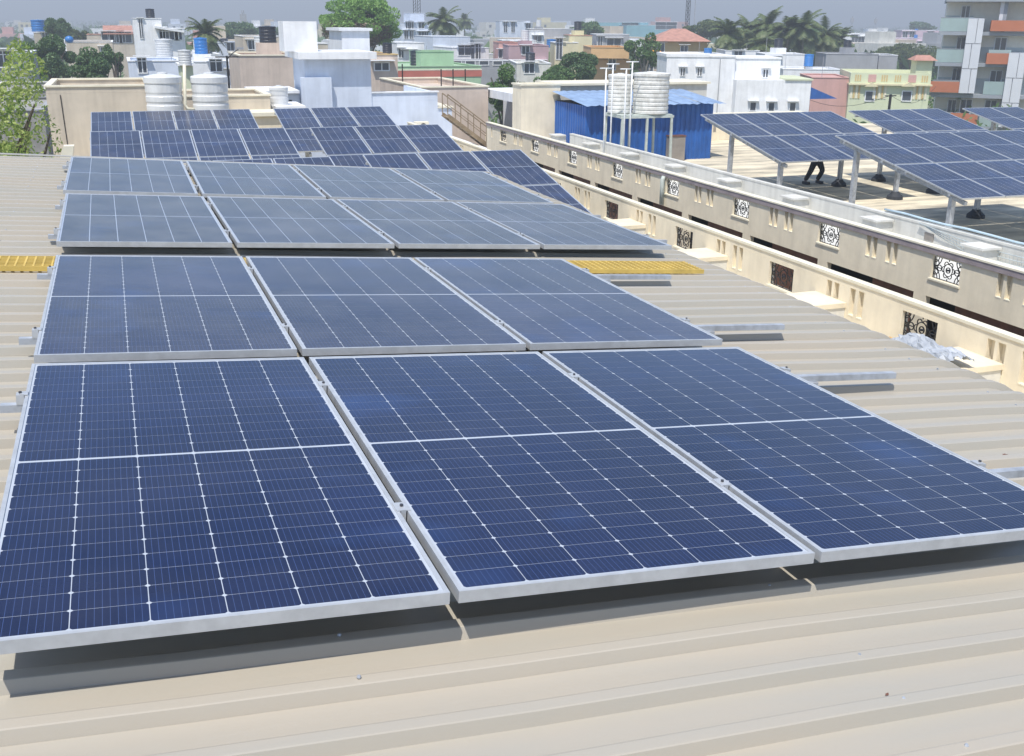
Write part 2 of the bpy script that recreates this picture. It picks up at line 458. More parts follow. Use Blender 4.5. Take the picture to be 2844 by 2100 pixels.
ROWS = {
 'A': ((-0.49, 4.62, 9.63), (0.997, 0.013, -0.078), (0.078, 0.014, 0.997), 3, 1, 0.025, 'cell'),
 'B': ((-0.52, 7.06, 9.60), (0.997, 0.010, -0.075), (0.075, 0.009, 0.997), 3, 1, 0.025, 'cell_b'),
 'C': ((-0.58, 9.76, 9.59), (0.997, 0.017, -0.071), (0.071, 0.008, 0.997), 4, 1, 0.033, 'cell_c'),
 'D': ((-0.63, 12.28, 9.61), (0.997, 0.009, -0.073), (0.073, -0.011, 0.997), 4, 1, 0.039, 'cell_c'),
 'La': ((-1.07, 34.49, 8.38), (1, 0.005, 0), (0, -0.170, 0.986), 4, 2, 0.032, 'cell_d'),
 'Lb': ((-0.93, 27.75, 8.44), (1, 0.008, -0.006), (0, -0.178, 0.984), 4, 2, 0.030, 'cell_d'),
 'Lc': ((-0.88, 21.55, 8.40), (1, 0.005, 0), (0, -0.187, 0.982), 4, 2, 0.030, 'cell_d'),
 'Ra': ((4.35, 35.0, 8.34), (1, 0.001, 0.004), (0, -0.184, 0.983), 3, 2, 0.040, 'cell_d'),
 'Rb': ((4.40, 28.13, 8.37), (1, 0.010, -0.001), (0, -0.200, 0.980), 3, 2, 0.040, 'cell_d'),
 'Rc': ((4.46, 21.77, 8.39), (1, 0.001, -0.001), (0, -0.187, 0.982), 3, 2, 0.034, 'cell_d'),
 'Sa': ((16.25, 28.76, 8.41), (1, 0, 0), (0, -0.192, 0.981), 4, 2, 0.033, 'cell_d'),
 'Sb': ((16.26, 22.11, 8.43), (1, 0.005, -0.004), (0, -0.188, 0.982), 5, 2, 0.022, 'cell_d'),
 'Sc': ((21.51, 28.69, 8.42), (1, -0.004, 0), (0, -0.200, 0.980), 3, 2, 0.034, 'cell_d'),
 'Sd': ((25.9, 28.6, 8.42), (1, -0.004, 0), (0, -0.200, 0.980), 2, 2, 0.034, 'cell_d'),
}
RN = {
 'A': 'nearest row of deep blue panels',
 'B': 'second row from the front, before the yellow walkway',
 'C': 'third row from the front, just past the yellow walkway',
 'D': 'fourth row, at the far end of the sheet roof',
 'La': 'rearmost left-hand table on the back terrace',
 'Lb': 'middle left-hand table on the back terrace',
 'Lc': 'nearest left-hand table on the back terrace',
 'Ra': 'rearmost table under the bluish white tower',
 'Rb': 'middle right-hand table on the back terrace',
 'Rc': 'nearest right-hand table beside the cream parapet',
 'Sa': 'raised table nearest the blue shed, right-hand roof',
 'Sb': 'front raised table at the right picture edge',
 'Sc': 'rear raised table before the apartment block',
 'Sd': 'far raised table cut by the right edge',
}
TM = {}
for k, (t, x, n, nc, nr, g, kind) in ROWS.items():
    T = table_matrix(t, x, n); TM[k] = T
    for r in range(nr):
        for c in range(nc):
            o = (c * (PW + g) , -r * (PL + 0.035), 0)
            ordn = ORD[c] if c < nc - 1 else 'rightmost'
            lab = '%s solar panel of the %s%s' % (ordn, '' if nr == 1 else ('upper line, ' if r == 0 else 'lower line, '), RN[k])
            if k == 'Sa' and r == 1 and c == 1: pass
            panel(T @ Matrix.Translation(o), kind, lab,
                  'solar panels on the near sheet roof' if k in 'ABCD' else ('tilted panels on the back terrace' if k[0] in 'LR' else 'raised panels on the right-hand roof'))

# rails and clamps for the near rows
def rails(k, ys, x0, x1s, words):
    T = TM[k]
    for yy, x1, wd in zip(ys, x1s, words):
        r = empty('mounting_rail', mat=T @ Matrix.Translation((0, -yy, 0)), label=wd, cat='rail', group='rails under the near panels')
        MB().box(x0, x1, -0.018, 0.018, -PH - 0.033, -PH - 0.003).build('rail', MT['alu_dull'], r)
        nc = ROWS[k][3]; g = ROWS[k][5]
        for c in range(nc + 1):
            cx = c * (PW + g) - g / 2
            if c == 0: cx = -0.018
            if c == nc: cx = nc * (PW + g) - g + 0.018
            cl = MB()
            if 0 < c < nc: cl.box(cx - 0.022, cx + 0.022, -0.03, 0.03, 0.0005, 0.0045).box(cx - 0.008, cx + 0.008, -0.03, 0.03, -PH, 0.0005)
            else:
                s = 1 if c == 0 else -1
                cl.box(cx - 0.014, cx + 0.014, -0.02, 0.02, -PH - 0.003, 0.002).box(cx, cx + s * 0.028, -0.02, 0.02, 0.002, 0.0055)
            cl.build('clamp', MT['alu'], r)
            MB().lathe([(0.006, 0), (0.006, 0.006)], (cx, 0, 0.0055), 6).build('bolt', MT['bolt'], r)
        for q in range(int((x1 - x0) / 0.6)):
            xx = x0 + 0.12 + q * 0.6
            MB().box(xx - 0.025, xx + 0.025, -0.03, 0.03, -0.135, -PH - 0.034).build('bracket', MT['alu_dull'], r)
rails('A', (0.42, 1.72), -0.09, (4.15, 3.75), ('bright rail end sticking out furthest right beside the nearest panel row', 'rail under the lower part of the nearest panel row'))
rails('B', (0.40, 1.84), -0.09, (2.95 + 1.2, 4.15), ('rail beside the yellow walkway under the second panel row', 'grey rail poking out on the right below the second panel row'))
rails('C', (0.45, 1.80), -0.07, (4.85, 4.85), ('rear rail under the third panel row', 'front rail under the third panel row'))
rails('D', (0.45, 1.80), -0.07, (4.8, 4.8), ('rear rail under the fourth panel row', 'front rail under the fourth panel row'))

# stands for raised tables
def stand(k, floor, posts, label, foot=True):
    T = TM[k]; nc, nr, g = ROWS[k][3], ROWS[k][4], ROWS[k][5]
    Wd = nc * (PW + g) - g; Ln = nr * (PL + 0.035) - 0.035
    r = empty('panel_stand', (T.translation.x, T.translation.y, floor), label, 'stand', 'steel stands under the raised panels')
    inv = Matrix.Translation((-T.translation.x, -T.translation.y, -floor))
    def W_(x, y, z): return inv @ (T @ Vector((x, y, z)))
    for yy in (0.4, PL - 0.4, PL + 0.45, Ln - 0.4):
        MB().bar(W_(-0.02, -yy, -PH - 0.03), W_(Wd + 0.02, -yy, -PH - 0.03), 0.05, 0.05).build('purlin', MT['alu_dull'], r)
    for (fx) in posts[0]:
        MB().bar(W_(fx, -0.05, -PH - 0.10), W_(fx, -Ln + 0.03, -PH - 0.10), 0.07, 0.08).build('rafter', MT['alu_dull'], r)
        for fy in posts[1]:
            tp = W_(fx, -fy, -PH - 0.12)
            MB().box(tp.x - 0.055, tp.x + 0.055, tp.y - 0.055, tp.y + 0.055, 0.01, tp.z + 0.02).build('post', MT['alu_dull'], r)
            if foot:
                MB().lathe([(0.23, 0.002), (0.22, 0.09), (0.13, 0.17), (0.10, 0.22)], (tp.x, tp.y, 0), 14).build('foot', MT['grate_dark'], r)
SL = (1.65, 4.3)
stand('Sa', 6.3, ((0.18, 4.05), SL), 'steel stand on four posts next to the blue shed')
stand('Sb', 6.3, ((0.16, 4.05), (0.75, 4.15)), 'steel stand under the front raised table at right')
stand('Sc', 6.3, ((0.7, 3.1), (1.0, 3.6)), 'steel stand behind the front raised table')
stand('Sd', 6.3, ((0.5, 2.0), (1.0, 3.6)), 'steel stand at the far right roof edge')
for k, lb in (('La', 'low steel stand under the rearmost left table'), ('Lb', 'low steel stand under the middle left table'), ('Lc', 'low steel stand under the nearest left table'),
              ('Ra', 'low steel stand in front of the bluish white tower'), ('Rb', 'low steel stand under the middle right table'), ('Rc', 'low steel stand beside the cream parapet')):
    stand(k, 6.31, ((0.4, (ROWS[k][3]) * 1.165 - 0.45), (0.7, 4.0)), lb, False)

# ------------------------------------------------------------------ yellow grating walkway
gr = empty('walkway_grating', (0, 0, 0), 'yellow plastic grating walkway laid across the sheet roof between the panel rows', 'walkway')
def gz(x): return rz(x) + 0.062
gx0, gx1, gy0, gy1 = -3.2, 4.05, 6.97, 7.27
for j in range(8):
    yy = gy0 + (gy1 - gy0) * j / 7
    MB().bar((gx0, yy, gz(gx0)), (gx1, yy, gz(gx1)), 0.010 if j else 0.014, 0.032).build('bearer', MT['yellow'], gr)
cb = MB(); nb = 0
xx = gx0
while xx <= gx1:
    MB().bar((xx, gy0 - 0.004, gz(xx) + 0.002), (xx, gy1 + 0.004, gz(xx) + 0.002), 0.011, 0.028).build('cross_bar', MT['yellow'], gr)
    xx += 0.052
for q in range(12):
    xx = gx0 + 0.2 + q * 0.62
    MB().box(xx - .02, xx + .02, gy0 + .02, gy1 - .02, rz(xx) + 0.033, gz(xx) - 0.016).build('support', MT['alu_dull'], gr)

# ------------------------------------------------------------------ parapet walls with openings
def wall_x(x0, x1, ya, yb, za, zb, ops):
    """wall in the YZ plane between x0..x1 with rectangular holes ops = (y0, y1, z0, z1)"""
    m = MB()
    ys = sorted(set([ya, yb] + [q for o in ops for q in (o[0], o[1])]))
    for a, b in zip(ys[:-1], ys[1:]):
        mid = (a + b) / 2
        hs = sorted([(o[2], o[3]) for o in ops if o[0] <= mid <= o[1]])
        z = za
        for lo, hi in hs:
            if lo > z: m.box(x0, x1, a, b, z, lo)
            z = hi
        if z < zb: m.box(x0, x1, a, b, z, zb)
    return m
def arc(cx, cz, r, a0, a1, n=10):
    return [(cx + r * math.cos(a0 + (a1 - a0) * i / n), cz + r * math.sin(a0 + (a1 - a0) * i / n)) for i in range(n + 1)]
def grille_mesh(wd, ht):
    m = MB()
    def path(pts, th=0.011):
        for (a, b), (c, d) in zip(pts[:-1], pts[1:]):
            m.bar((0, a, b), (0, c, d), 0.012, th, up=(1, 0, 0))
    h, v = wd / 2, ht / 2
    path([(-h, -v), (h, -v), (h, v), (-h, v), (-h, -v)], 0.014)
    path(arc(0, 0, 0.045, 0, 2 * math.pi, 12), 0.016)
    path(arc(0, 0, 0.10, 0, 2 * math.pi, 16))
    for k in range(6):
        t = k * math.pi / 3
        path(arc(0.10 * math.cos(t), 0.10 * math.sin(t), 0.045, t - 1.9, t + 1.9, 8))
    for sy in (-1, 1):
        for sz in (-1, 1):
            path(arc(sy * h, sz * v, 0.10, math.pi if sy > 0 else 0, (math.pi if sy > 0 else 0) + (sy * sz) * math.pi / 2, 6))
            path(arc(sy * h, sz * v, 0.16, math.pi if sy > 0 else 0, (math.pi if sy > 0 else 0) + (sy * sz) * math.pi / 2, 8))
            path(arc(sy * (h - 0.05), sz * 0.07, 0.055, 0, 2 * math.pi, 9))
        path([(sy * 0.145, 0), (sy * h, 0)])
        path(arc(sy * 0.20, 0, 0.05, 0, 2 * math.pi, 9))
        path([(0, sy * 0.145), (0, sy * v)])
    m.lathe([(0.001, -0.01), (0.03, -0.01), (0.03, 0.01), (0.001, 0.01)], (0, 0, 0), 8)
    return m
GM = grille_mesh(0.66, 0.36).mesh('grille', MT['iron'])
def parapet(x0, x1, ya, yb, zb, z1, gys, slots, label, name='parapet_wall', copw=0.015, under=None, cornice=False):
    root = empty(name, (x0, ya, zb), label, 'wall')
    ops = [(g - 0.33, g + 0.33, z1 - 0.53, z1 - 0.16) for g in gys] + [(s - 0.06, s + 0.06, z1 - 0.50, z1 - 0.12) for s in slots] + (under or [])
    w_ = wall_x(x0, x1, ya, yb, zb, z1 - 0.04, ops)
    w_.v = [(a - x0, b - ya, c - zb) for a, b, c in w_.v]
    w_.build('wall', MT['cream'], root)
    H = z1 - zb
    if cornice:
        MB().box(-0.03, x1 - x0 + 0.02, 0, yb - ya, H - 0.125, H - 0.03).build('cornice', MT['mauve'], root)
        MB().box(-0.04, x1 - x0 + 0.03, 0, yb - ya, H - 0.028, H).build('coping', MT['cream_edge'], root)
    else:
        MB().box(-copw, x1 - x0 + copw, 0, yb - ya, H - 0.038, H).build('coping', MT['cream_edge'], root)
    for g in gys:
        o = put(GM, 'grille', root, ((x1 - x0) * 0.55, g - ya, H - 0.345))
        MB().box(-0.025, 0.02, g - ya - 0.36, g - ya + 0.36, H - 0.56, H - 0.532).build('sill', MT['cream_edge'], root)
    for s in slots:
        MB().box(-0.004, (x1 - x0) * 0.5, s - ya - 0.058, s - ya + 0.058, H - 0.515, H - 0.498).build('slot_sill', MT['cream_edge'], root)
        MB().box((x1 - x0) * 0.72, (x1 - x0) * 0.9, s - ya - 0.059, s - ya + 0.059, H - 0.497, H - 0.121).build('slot_back', MT['cream'], root)
    return root
G1 = [10.5 + 3.15 * i for i in range(-2, 9)]
S1_ = [g + d for g in G1 for d in (1.19, 1.38, 1.75, 1.92)]
parapet(9.3, 9.40, 2.5, 37.3, 6.305, 7.62, [g for g in G1 if g > 3], [s for s in S1_ if 3 < s < 37], 'cream parapet with iron scroll grilles running directly beside the near sheet roof')
G2 = [13.45 + 3.16 * i for i in range(-2, 8)]
S2_ = [g + d for g in G2 for d in (1.25, 1.43, 1.80, 1.98)]
und = []
for i in range(-3, 9):
    a = 14.12 + i * 2.75
    und.append((a, a + 2.45, 5.1, 6.70))
pw2 = parapet(12.3, 12.40, 5.0, 37.4, 4.6, 7.55, [g for g in G2 if g > 6 and g < 37], [s for s in S2_ if 6 < s < 37], 'cream parapet with mauve cornice and white-lit grilles across the narrow lane', under=[u for u in und if u[0] > 5.2 and u[1] < 37], cornice=True)
# slots/openings below it: brown shutters and dark gaps
for i, u in enumerate(u for u in und if u[0] > 5.2 and u[1] < 37):
    a, b = u[0], u[1]
    s_ = random.uniform(0.45, 0.8)
    MB().box(0.14, 0.20, a - 5 + 0.01, a - 5 + (b - a) * s_, 0.1, 2.1).build('shutter', MT['brown'], pw2)
MT['cream_edge2'] = MT['cream_edge']
b2 = empty('neighbour_building', (12.3, 5, 0), 'cream neighbouring building with a flat stained roof, across the lane', 'building')
MB().box(0.0, 0.18, 0, 32.4, 0, 4.598).box(1.0, 2.4, 0, 32.4, 0, 6.73).build('lane_wall', MT['cream'], b2)
MB().box(0.99, 0.998, 0, 32.4, 4.6, 6.73).build('dark_backing', MT['dark'], b2)  # near-black sheet, paints the shade inside the openings
MB().box(0.11, 2.25, 0, 32.4, 6.735, 6.80).build('ledge', MT['offwhite'], b2)
MB().box(2.42, 24, 0, 40, 0, 6.3).build('body', MT['cream'], b2)
MB().add([(2.5, 0.05, 6.305), (24, 0.05, 6.305), (24, 40, 6.305), (2.5, 40, 6.305)], [(0, 1, 2, 3)]).build('roof_floor', MT['terrace'], b2)
# white inner parapet with capped stubs
X3 = 14.6
w3 = empty('inner_parapet', (X3, 5, 6.3), 'off-white low parapet with square capped stubs at the edge of the right-hand roof', 'wall')
MB().box(0, 0.11, 0, 30, 0, 0.96).build('wall', MT['offwhite'], w3)
MB().box(-0.01, 0.12, 0, 30, 0.961, 1.0).build('coping', MT['offwhite'], w3)
for i in range(9):
    yy = 14.9 + i * 2.95 - 5 - 2.95
    MB().box(-0.42, -0.001, yy - 0.22, yy + 0.22, 0, 0.88).build('stub', MT['offwhite'], w3)
    MB().box(-0.47, -0.031, yy - 0.28, yy + 0.28, 0.881, 0.92).build('cap', MT['offwhite'], w3)
MB().box(-0.02, -0.001, 11.4, 11.65, 0.68, 0.83).build('junction_plate', MT['door'], w3)
pp = [(X3 + 0.06, 9.0 + i * 0.6, 7.36 + 0.012 * math.sin(i * 1.9)) for i in range(16)]
MB().tube(pp, 0.022, 8).build('blue_pipe', MT['bluepipe'], smooth=True, label='pale blue pipe lying along the top of the off-white parapet', cat='pipe')
# sagging net
nm_ = MB()
for a, b in ((12.1, 16.8), (9.0, 11.9)):
    nn = 26
    for k in range(4):
        pts = []
        for i in range(nn + 1):
            f_ = i / nn
            sag = math.sin(math.pi * f_) * (0.42 - 0.09 * k)
            pts.append((X3 - 0.035 - 0.01 * k, a + (b - a) * f_, 7.29 - sag))
        nm_.tube(pts, 0.008, 4)
    for i in range(1, nn * 2):
        f_ = i / (nn * 2)
        s0 = math.sin(math.pi * f_) * 0.42; s1 = math.sin(math.pi * f_) * 0.15
        nm_.bar((X3 - 0.035, a + (b - a) * f_, 7.29 - s0), (X3 - 0.045, a + (b - a) * f_ + 0.05, 7.29 - s1), 0.004)
nm_.build('net', MT['net'], label='grey-blue net sagging from the pipe over the off-white parapet', cat='net', kind=None)

# drain pipe on w2
MB().tube([(12.22, 23.3, 6.75), (12.22, 23.3, 7.35), (12.26, 23.32, 7.42)], 0.055, 10).build('drain_pipe', MT['stand'], smooth=True, label='pale green drain pipe going down the cream parapet with mauve cornice', cat='pipe')

# stubs inside wall 1 (between the roof edge and the parapet)
def stub(y, wd, top, mt, lb, x0=8.45):
    r = empty('parapet_stub', (x0, y, 6.305), lb, 'pillar', 'capped stubs behind the near cream parapet')
    MB().box(0, 9.298 - x0, -wd / 2, wd / 2, 0, top - 6.305 - 0.07).build('stub', mt, r)
    MB().box(-0.02, 9.298 - x0, -wd / 2 - 0.02, wd / 2 + 0.02, top - 6.305 - 0.068, top - 6.305).build('cap', MT['cream'], r)
stub(9.40, 0.70, 7.27, MT['offwhite'], 'whitish capped stub nearest the camera with crumpled plastic on it', 8.35)
stub(12.36, 0.70, 7.27, MT['offwhite'], 'whitish capped stub with an orange stain, between two scroll grilles', 8.4)
stub(15.6, 0.7, 7.28, MT['offwhite'], 'whitish capped stub at the end of the yellow walkway', 8.0)
stub(18.7, 0.7, 7.27, MT['offwhite'], 'whitish capped stub behind the third panel row', 8.0)
# crumpled plastic sheet
bm = bmesh.new()
bmesh.ops.create_grid(bm, x_segments=26, y_segments=18, size=1)
for v in bm.verts:
    x_, y_ = v.co.x, v.co.y
    nz = 0.05 * math.sin(x_ * 4 + y_ * 3) * math.cos(y_ * 4) + random.uniform(-.022, .022)
    v.co = Vector((x_ * 0.36 + random.uniform(-.02, .02), y_ * 0.5 + random.uniform(-.02, .02), nz - 0.30 * max(0, -x_) ** 1.5))
me = bpy.data.meshes.new('plastic_sheet'); bm.to_mesh(me); bm.free(); me.materials.append(MT['cloth'])
o = bpy.data.objects.new('plastic_sheet', me); COL.objects.link(o); o.location = (8.5, 9.5, 7.40)
tag(o, 'crumpled white plastic sheet thrown over the nearest capped stub', 'sheet')
# tan board leaning at the grille
MB().add([(9.10,10.85,6.95),(9.02,9.95,6.98),(9.05,9.95,7.10),(9.13,10.85,7.10),(9.13,10.85,6.95),(9.05,9.95,6.98),(9.08,9.95,7.11),(9.16,10.85,7.11)],
    [(0,1,2,3),(7,6,5,4),(3,2,6,7),(0,4,5,1),(0,3,7,4),(1,5,6,2)]).build('tan_board', MT['card'], label='tan board lying under the nearest scroll grille', cat='board')

# debris on the roof
for i, (x_, y_, s_) in enumerate([(1.02, 1.72, .004), (1.75, 1.9, .007), (3.55, 3.35, .012), (0.35, 1.75, .004), (3.3, 5.3, .006)]):
    m_ = MB()
    for q in range(4):
        a = random.uniform(0, 6.28); d = s_ * 1.3
        m_.add([(0,0,0.004),(d*math.cos(a),d*math.sin(a),0.002+s_*0.5),(d*math.cos(a+.7),d*math.sin(a+.7),0.003)], [(0,1,2)])
    o = m_.build('dry_leaf', MT['brown'], label='tiny dry leaf scrap on the beige sheet roof, ' + ('near the bottom centre', 'near the bottom right', 'just right of the nearest panel row', 'near the bottom left', 'before the near parapet')[i], cat='leaf', group='leaf scraps on the sheet roof')
    o.location = (x_, y_, rz(x_) + 0.006)

# ------------------------------------------------------------------ water tanks
def water_tank(x, y, z, r, h, mt, label, ribs=7, group=None, name='water_tank'):
    o = empty(name, (x, y, z), label, 'tank', group)
    pr = [(r * 0.96, 0)]
    for i in range(ribs):
        a = h * 0.80 * i / ribs; b = h * 0.80 / ribs
        pr += [(r, a + b * 0.1), (r, a + b * 0.62), (r * 0.97, a + b * 0.72 + .001), (r * 0.965, a + b * 0.9)]
    pr += [(r * 0.99, h * 0.81), (r * 0.99, h * 0.89), (r * 1.03, h * 0.90), (r * 1.03, h * 0.955), (r * 0.97, h * 0.965), (r * 0.45, h * 0.985), (r * 0.3, h * 0.985)]
    MB().lathe(pr, (0, 0, 0), 30).build('body', mt, o, smooth=False)
    MB().lathe([(r * 0.28, h * 0.975), (r * 0.28, h), (r * 0.05, h * 1.005)], (0, 0, 0), 18).build('lid', mt, o)
    return o
for px, lb in ((450, 'left white ribbed water tank beside the long beige wall'), (579, 'right white ribbed water tank beside the long beige wall')):
    p = at(px, 204, 36.3)
    water_tank(p.x, 36.3, 6.31, 0.57, p.z - 6.31 + 0.03, MT['tank_white'], lb, 9)
# pipe between
p = at(512, 300, 36.1)
MB().tube([at(512, 180, 36.1), at(514, 290, 36.1), at(520, 302, 36.1), at(540, 304, 36.1)], 0.05, 8).build('white_pipe', MT['cream_edge'], smooth=True, label='cream pipe running down between the two ribbed tanks', cat='pipe')

# ------------------------------------------------------------------ houses
def win(parent, x, y, z, wd, ht, face='y', shade=True, bars=True, frame='white'):
    """window on a -Y (or -X) face; x,z centre"""
    def bx(m, a0, a1, d0, d1, z0, z1):
        if face == 'y': return m.box(x + a0, x + a1, y - d1, y - d0, z + z0, z + z1)
        return m.box(x - d1, x - d0, y + a0, y + a1, z + z0, z + z1)
    t = min(0.07, wd * .10)
    f = MB()
    for a in ((-wd/2, wd/2, -ht/2, -ht/2 + t), (-wd/2, wd/2, ht/2 - t, ht/2), (-wd/2, -wd/2 + t, -ht/2 + t, ht/2 - t), (wd/2 - t, wd/2, -ht/2 + t, ht/2 - t)):
        bx(f, a[0], a[1], 0.002, 0.06, a[2], a[3])
    if bars: bx(f, -0.03, 0.03, 0.002, 0.055, -ht/2 + t, ht/2 - t)
    w_ = f.build('window', MT[frame], parent)
    bx(MB(), -wd/2 + t, wd/2 - t, 0.002, 0.02, -ht/2 + t, ht/2 - t).build('pane', MT['glass'], w_)
    if shade:
        bx(MB(), -wd/2 - min(.25, wd*.35), wd/2 + min(.25, wd*.35), 0.002, min(.45, wd*.6), ht/2 + 0.06, ht/2 + 0.12).build('sunshade', MT[frame], parent)
    return w_

def house(name, label, x0, x1, y0, D, z1, mt, wins=(), par=0.6, z0=0.0, cat='house', coping='white', group=None, side=()):
    """flat-roofed block with parapet; wins (x, z, w, h) on the -Y face, side (y, z, w, h) on the -X face"""
    r = empty(name, (x0, y0, z0), label, cat, group)
    Wd = x1 - x0; H = z1 - z0
    if par > 0 and Wd > 1:
        MB().box(0, Wd, 0, D, 0, H - par).build('wall', MT[mt], r)
        m = MB(); t = 0.13; a, b = H - par + 0.002, H - 0.06
        m.box(0, Wd, 0, t, a, b).box(0, Wd, D - t, D, a, b).box(0, t, t, D - t, a, b).box(Wd - t, Wd, t, D - t, a, b)
        m.build('parapet', MT[mt], r)
        m = MB(); a, b, e = H - 0.058, H, 0.04
        m.box(-e, Wd + e, -e, t + e, a, b).box(-e, Wd + e, D - t - e, D + e, a, b).box(-e, t + e, t + e, D - t - e, a, b).box(Wd - t - e, Wd + e, t + e, D - t - e, a, b)
        m.build('coping', MT[coping], r)
    else:
        MB().box(0, Wd, 0, D, 0, H).build('wall', MT[mt], r)
        MB().box(-0.12, Wd + 0.12, -0.12, D + 0.12, H + 0.002, H + 0.12).build('roof_slab', MT[coping], r)
    for (x, z, w_, h_) in wins: win(r, x - x0, 0, z - z0, w_, h_)
    for (yy, z, w_, h_) in side: win(r, 0, yy - y0, z - z0, w_, h_, 'x')
    return r
HL = []
def facade(px, py, Y, ta):
    """front-left corner at photo pixel (px, py), front turned by ta towards the camera; returns corner and a
    function giving (distance along the front, height) seen at another pixel"""
    P = at(px, py, Y)
    d = Vector((math.cos(ta), -math.sin(ta), 0)); n = Vector((math.sin(ta), math.cos(ta), 0))
    def f(qx, qy, off=0.0):
        q = M @ Vector(((qx - CX) / F, -(qy - CY) / F, -1.0))
        p0 = Vector((P.x, P.y, 0)) + n * off
        w_ = q * (p0.dot(n) / q.dot(n))
        return (w_ - Vector((P.x, P.y, 0))).dot(d), ZC + w_.z
    return P, f
def turn_for(px, py, Y, k=0.75):
    if px < 1300: return 0.0
    P = at(px, py, Y)
    return math.atan2(P.x, P.y) * k
def hpx(name, label, p0, p1, pt, Y, D, mt, wpx=(), par=0.6, z0=0.0, ta=None, **kw):
    """house placed from the outline of its front face; wpx = (px, py, w, h)"""
    ta = turn_for(p0, pt, Y) if ta is None else ta
    P, f = facade(p0, pt, Y, ta)
    s1, z1 = f(p1, pt)
    ws = []
    for (px, py, w_, h_) in wpx:
        q = f(px, py); ws.append((P.x + q[0], q[1], w_, h_))
    z = (P.z + z1) / 2
    HL.append((name, label, P.x, P.x + s1, P.y, D, z, mt, par, pt, ta))
    r = house(name, label, P.x, P.x + s1, P.y, D, z, mt, ws, par, z0, **kw)
    r.rotation_euler = (0, 0, -ta)
    return r
def merge_child(root, name, mb, mt): return mb.build(name, MT[mt], root)

# long beige wall block at the back left
r = house('beige_block', 'large beige rendered stair block behind the left-hand panels', -2.43, 0.75, 37.5, 4.5, 9.0, 'beige', par=0.25, coping='cream_edge', cat='building')
MB().bar((0.55, -0.012, 2.0), (0.42, -0.012, 8.7), 0.025, 0.02).build('cable', MT['iron'], r)
r = house('beige_annex', 'lower beige annex behind the two ribbed tanks', 0.76, 4.6, 37.7, 3.5, 8.62, 'beige', par=0.25, coping='cream_edge', cat='building')
house('cream_annex', 'cream corner block between the left and right panel tables', 3.4, 4.9, 36.4, 1.25, 8.0, 'cream', par=0.0, z0=6.31, coping='cream_edge', cat='building')
MB().add([(-.10,-.1,0),(.06,-.1,0),(.10,-.1,.17),(-.03,-.1,.17),(-.10,.1,0),(.06,.1,0),(.10,.1,.17),(-.03,.1,.17)],[(0,1,2,3),(7,6,5,4),(3,2,6,7),(1,5,6,2),(0,3,7,4),(0,4,5,1)]).build('prop_block', MT['cream_edge'], label='small slanting cream block behind the far end of the sheet roof', cat='block').location = at(188, 440, 15.4)
house('grey_annex', 'small grey-white annex left of the bluish white tower', 4.95, 5.75, 38.3, 2, 8.05, 'bluewhite', par=0.0, z0=0, cat='building')
p = at(773, 237, 39)
water_tank(p.x, 39.0, 7.2, 0.32, p.z - 7.2, MT['tank_white'], 'small white tank beside the bluish white tower', 5)

# bluish white tower building (Y=42)
r = empty('white_tower_house', (6.5, 42, 0), 'bluish white house with a square stair tower and slab roof behind the far panels', 'house')
MB().box(0, 2.56, 0, 3, 0, 9.62).build('tower_wall', MT['bluewhite'], r)
MB().box(-0.28, 2.72, -0.42, 3.2, 9.622, 9.88).build('tower_slab', MT['white'], r)
MB().box(-0.2, 0.95, -0.30, -0.002, 0, 8.95).build('lit_face_block', MT['bluewhite'], r)  # block added to stand for the brighter sunlit part of the tower front
MB().box(-0.65, 0.62, -0.1 + 0.6, 1.9, 9.882, 10.98).build('tank_box', MT['white'], r)
MB().box(2.562, 5.25, 0.05, 5, 0, 8.0).build('wing_wall', MT['bluewhite'], r)
MB().box(2.562, 5.25, 0.05, 0.22, 8.002, 8.32).box(5.08, 5.25, 0.222, 5, 8.002, 8.32).build('wing_parapet', MT['bluewhite'], r)
MB().box(2.563, 5.30, 0.0, 0.27, 8.322, 8.37).build('wing_coping', MT['white'], r)
MB().box(5.252, 5.85, 0.06, 5, 0, 7.70).build('step_wall', MT['bluewhite'], r)
MB().box(5.255, 5.90, 0.0, 5, 7.702, 7.76).build('step_coping', MT['cream_edge'], r)
MB().box(-1.9, -0.21, 0.3, 3, 0, 8.35).build('left_wing', MT['white'], r)
MB().box(-2.0, -0.22, 0.15, 3.05, 8.352, 8.46).build('left_slab', MT['white'], r)
for q in (-1.6, -1.15, -0.7):
    MB().box(q, q + 0.18, 0.24, 0.298, 6.9, 8.1).build('vent_slot', MT['dark'], r)
p = at(965, 86, 47)
house('white_headroom', 'small white roof-top room behind the bluish white tower', at(949,100,47).x, at(1026,100,47).x, 47, 3, p.z, 'white', par=0, z0=8.0)
# AC unit
p = at(1168, 345, 41.8)
r = empty('condenser_unit', (p.x, 41.55, p.z - 0.25), 'cream outdoor air-conditioner unit on the bluish white wall', 'air conditioner')
MB().box(-0.28, 0.28, 0, 0.28, 0, 0.36).build('casing', MT['cream_edge'], r)
MB().lathe([(0.13, 0), (0.13, 0.01), (0.02, 0.012)], (0, 0, 0), 14).build('fan_guard', MT['dark'], r).matrix_local = Matrix.Translation((0.05, -0.001, 0.18)) @ Matrix.Rotation(math.pi / 2, 4, 'X')
MB().bar((-0.2, 0.1, -0.02), (-0.2, 0.5, -0.02), 0.03).bar((0.2, 0.1, -0.02), (0.2, 0.5, -0.02), 0.03).build('bracket', MT['iron'], r)

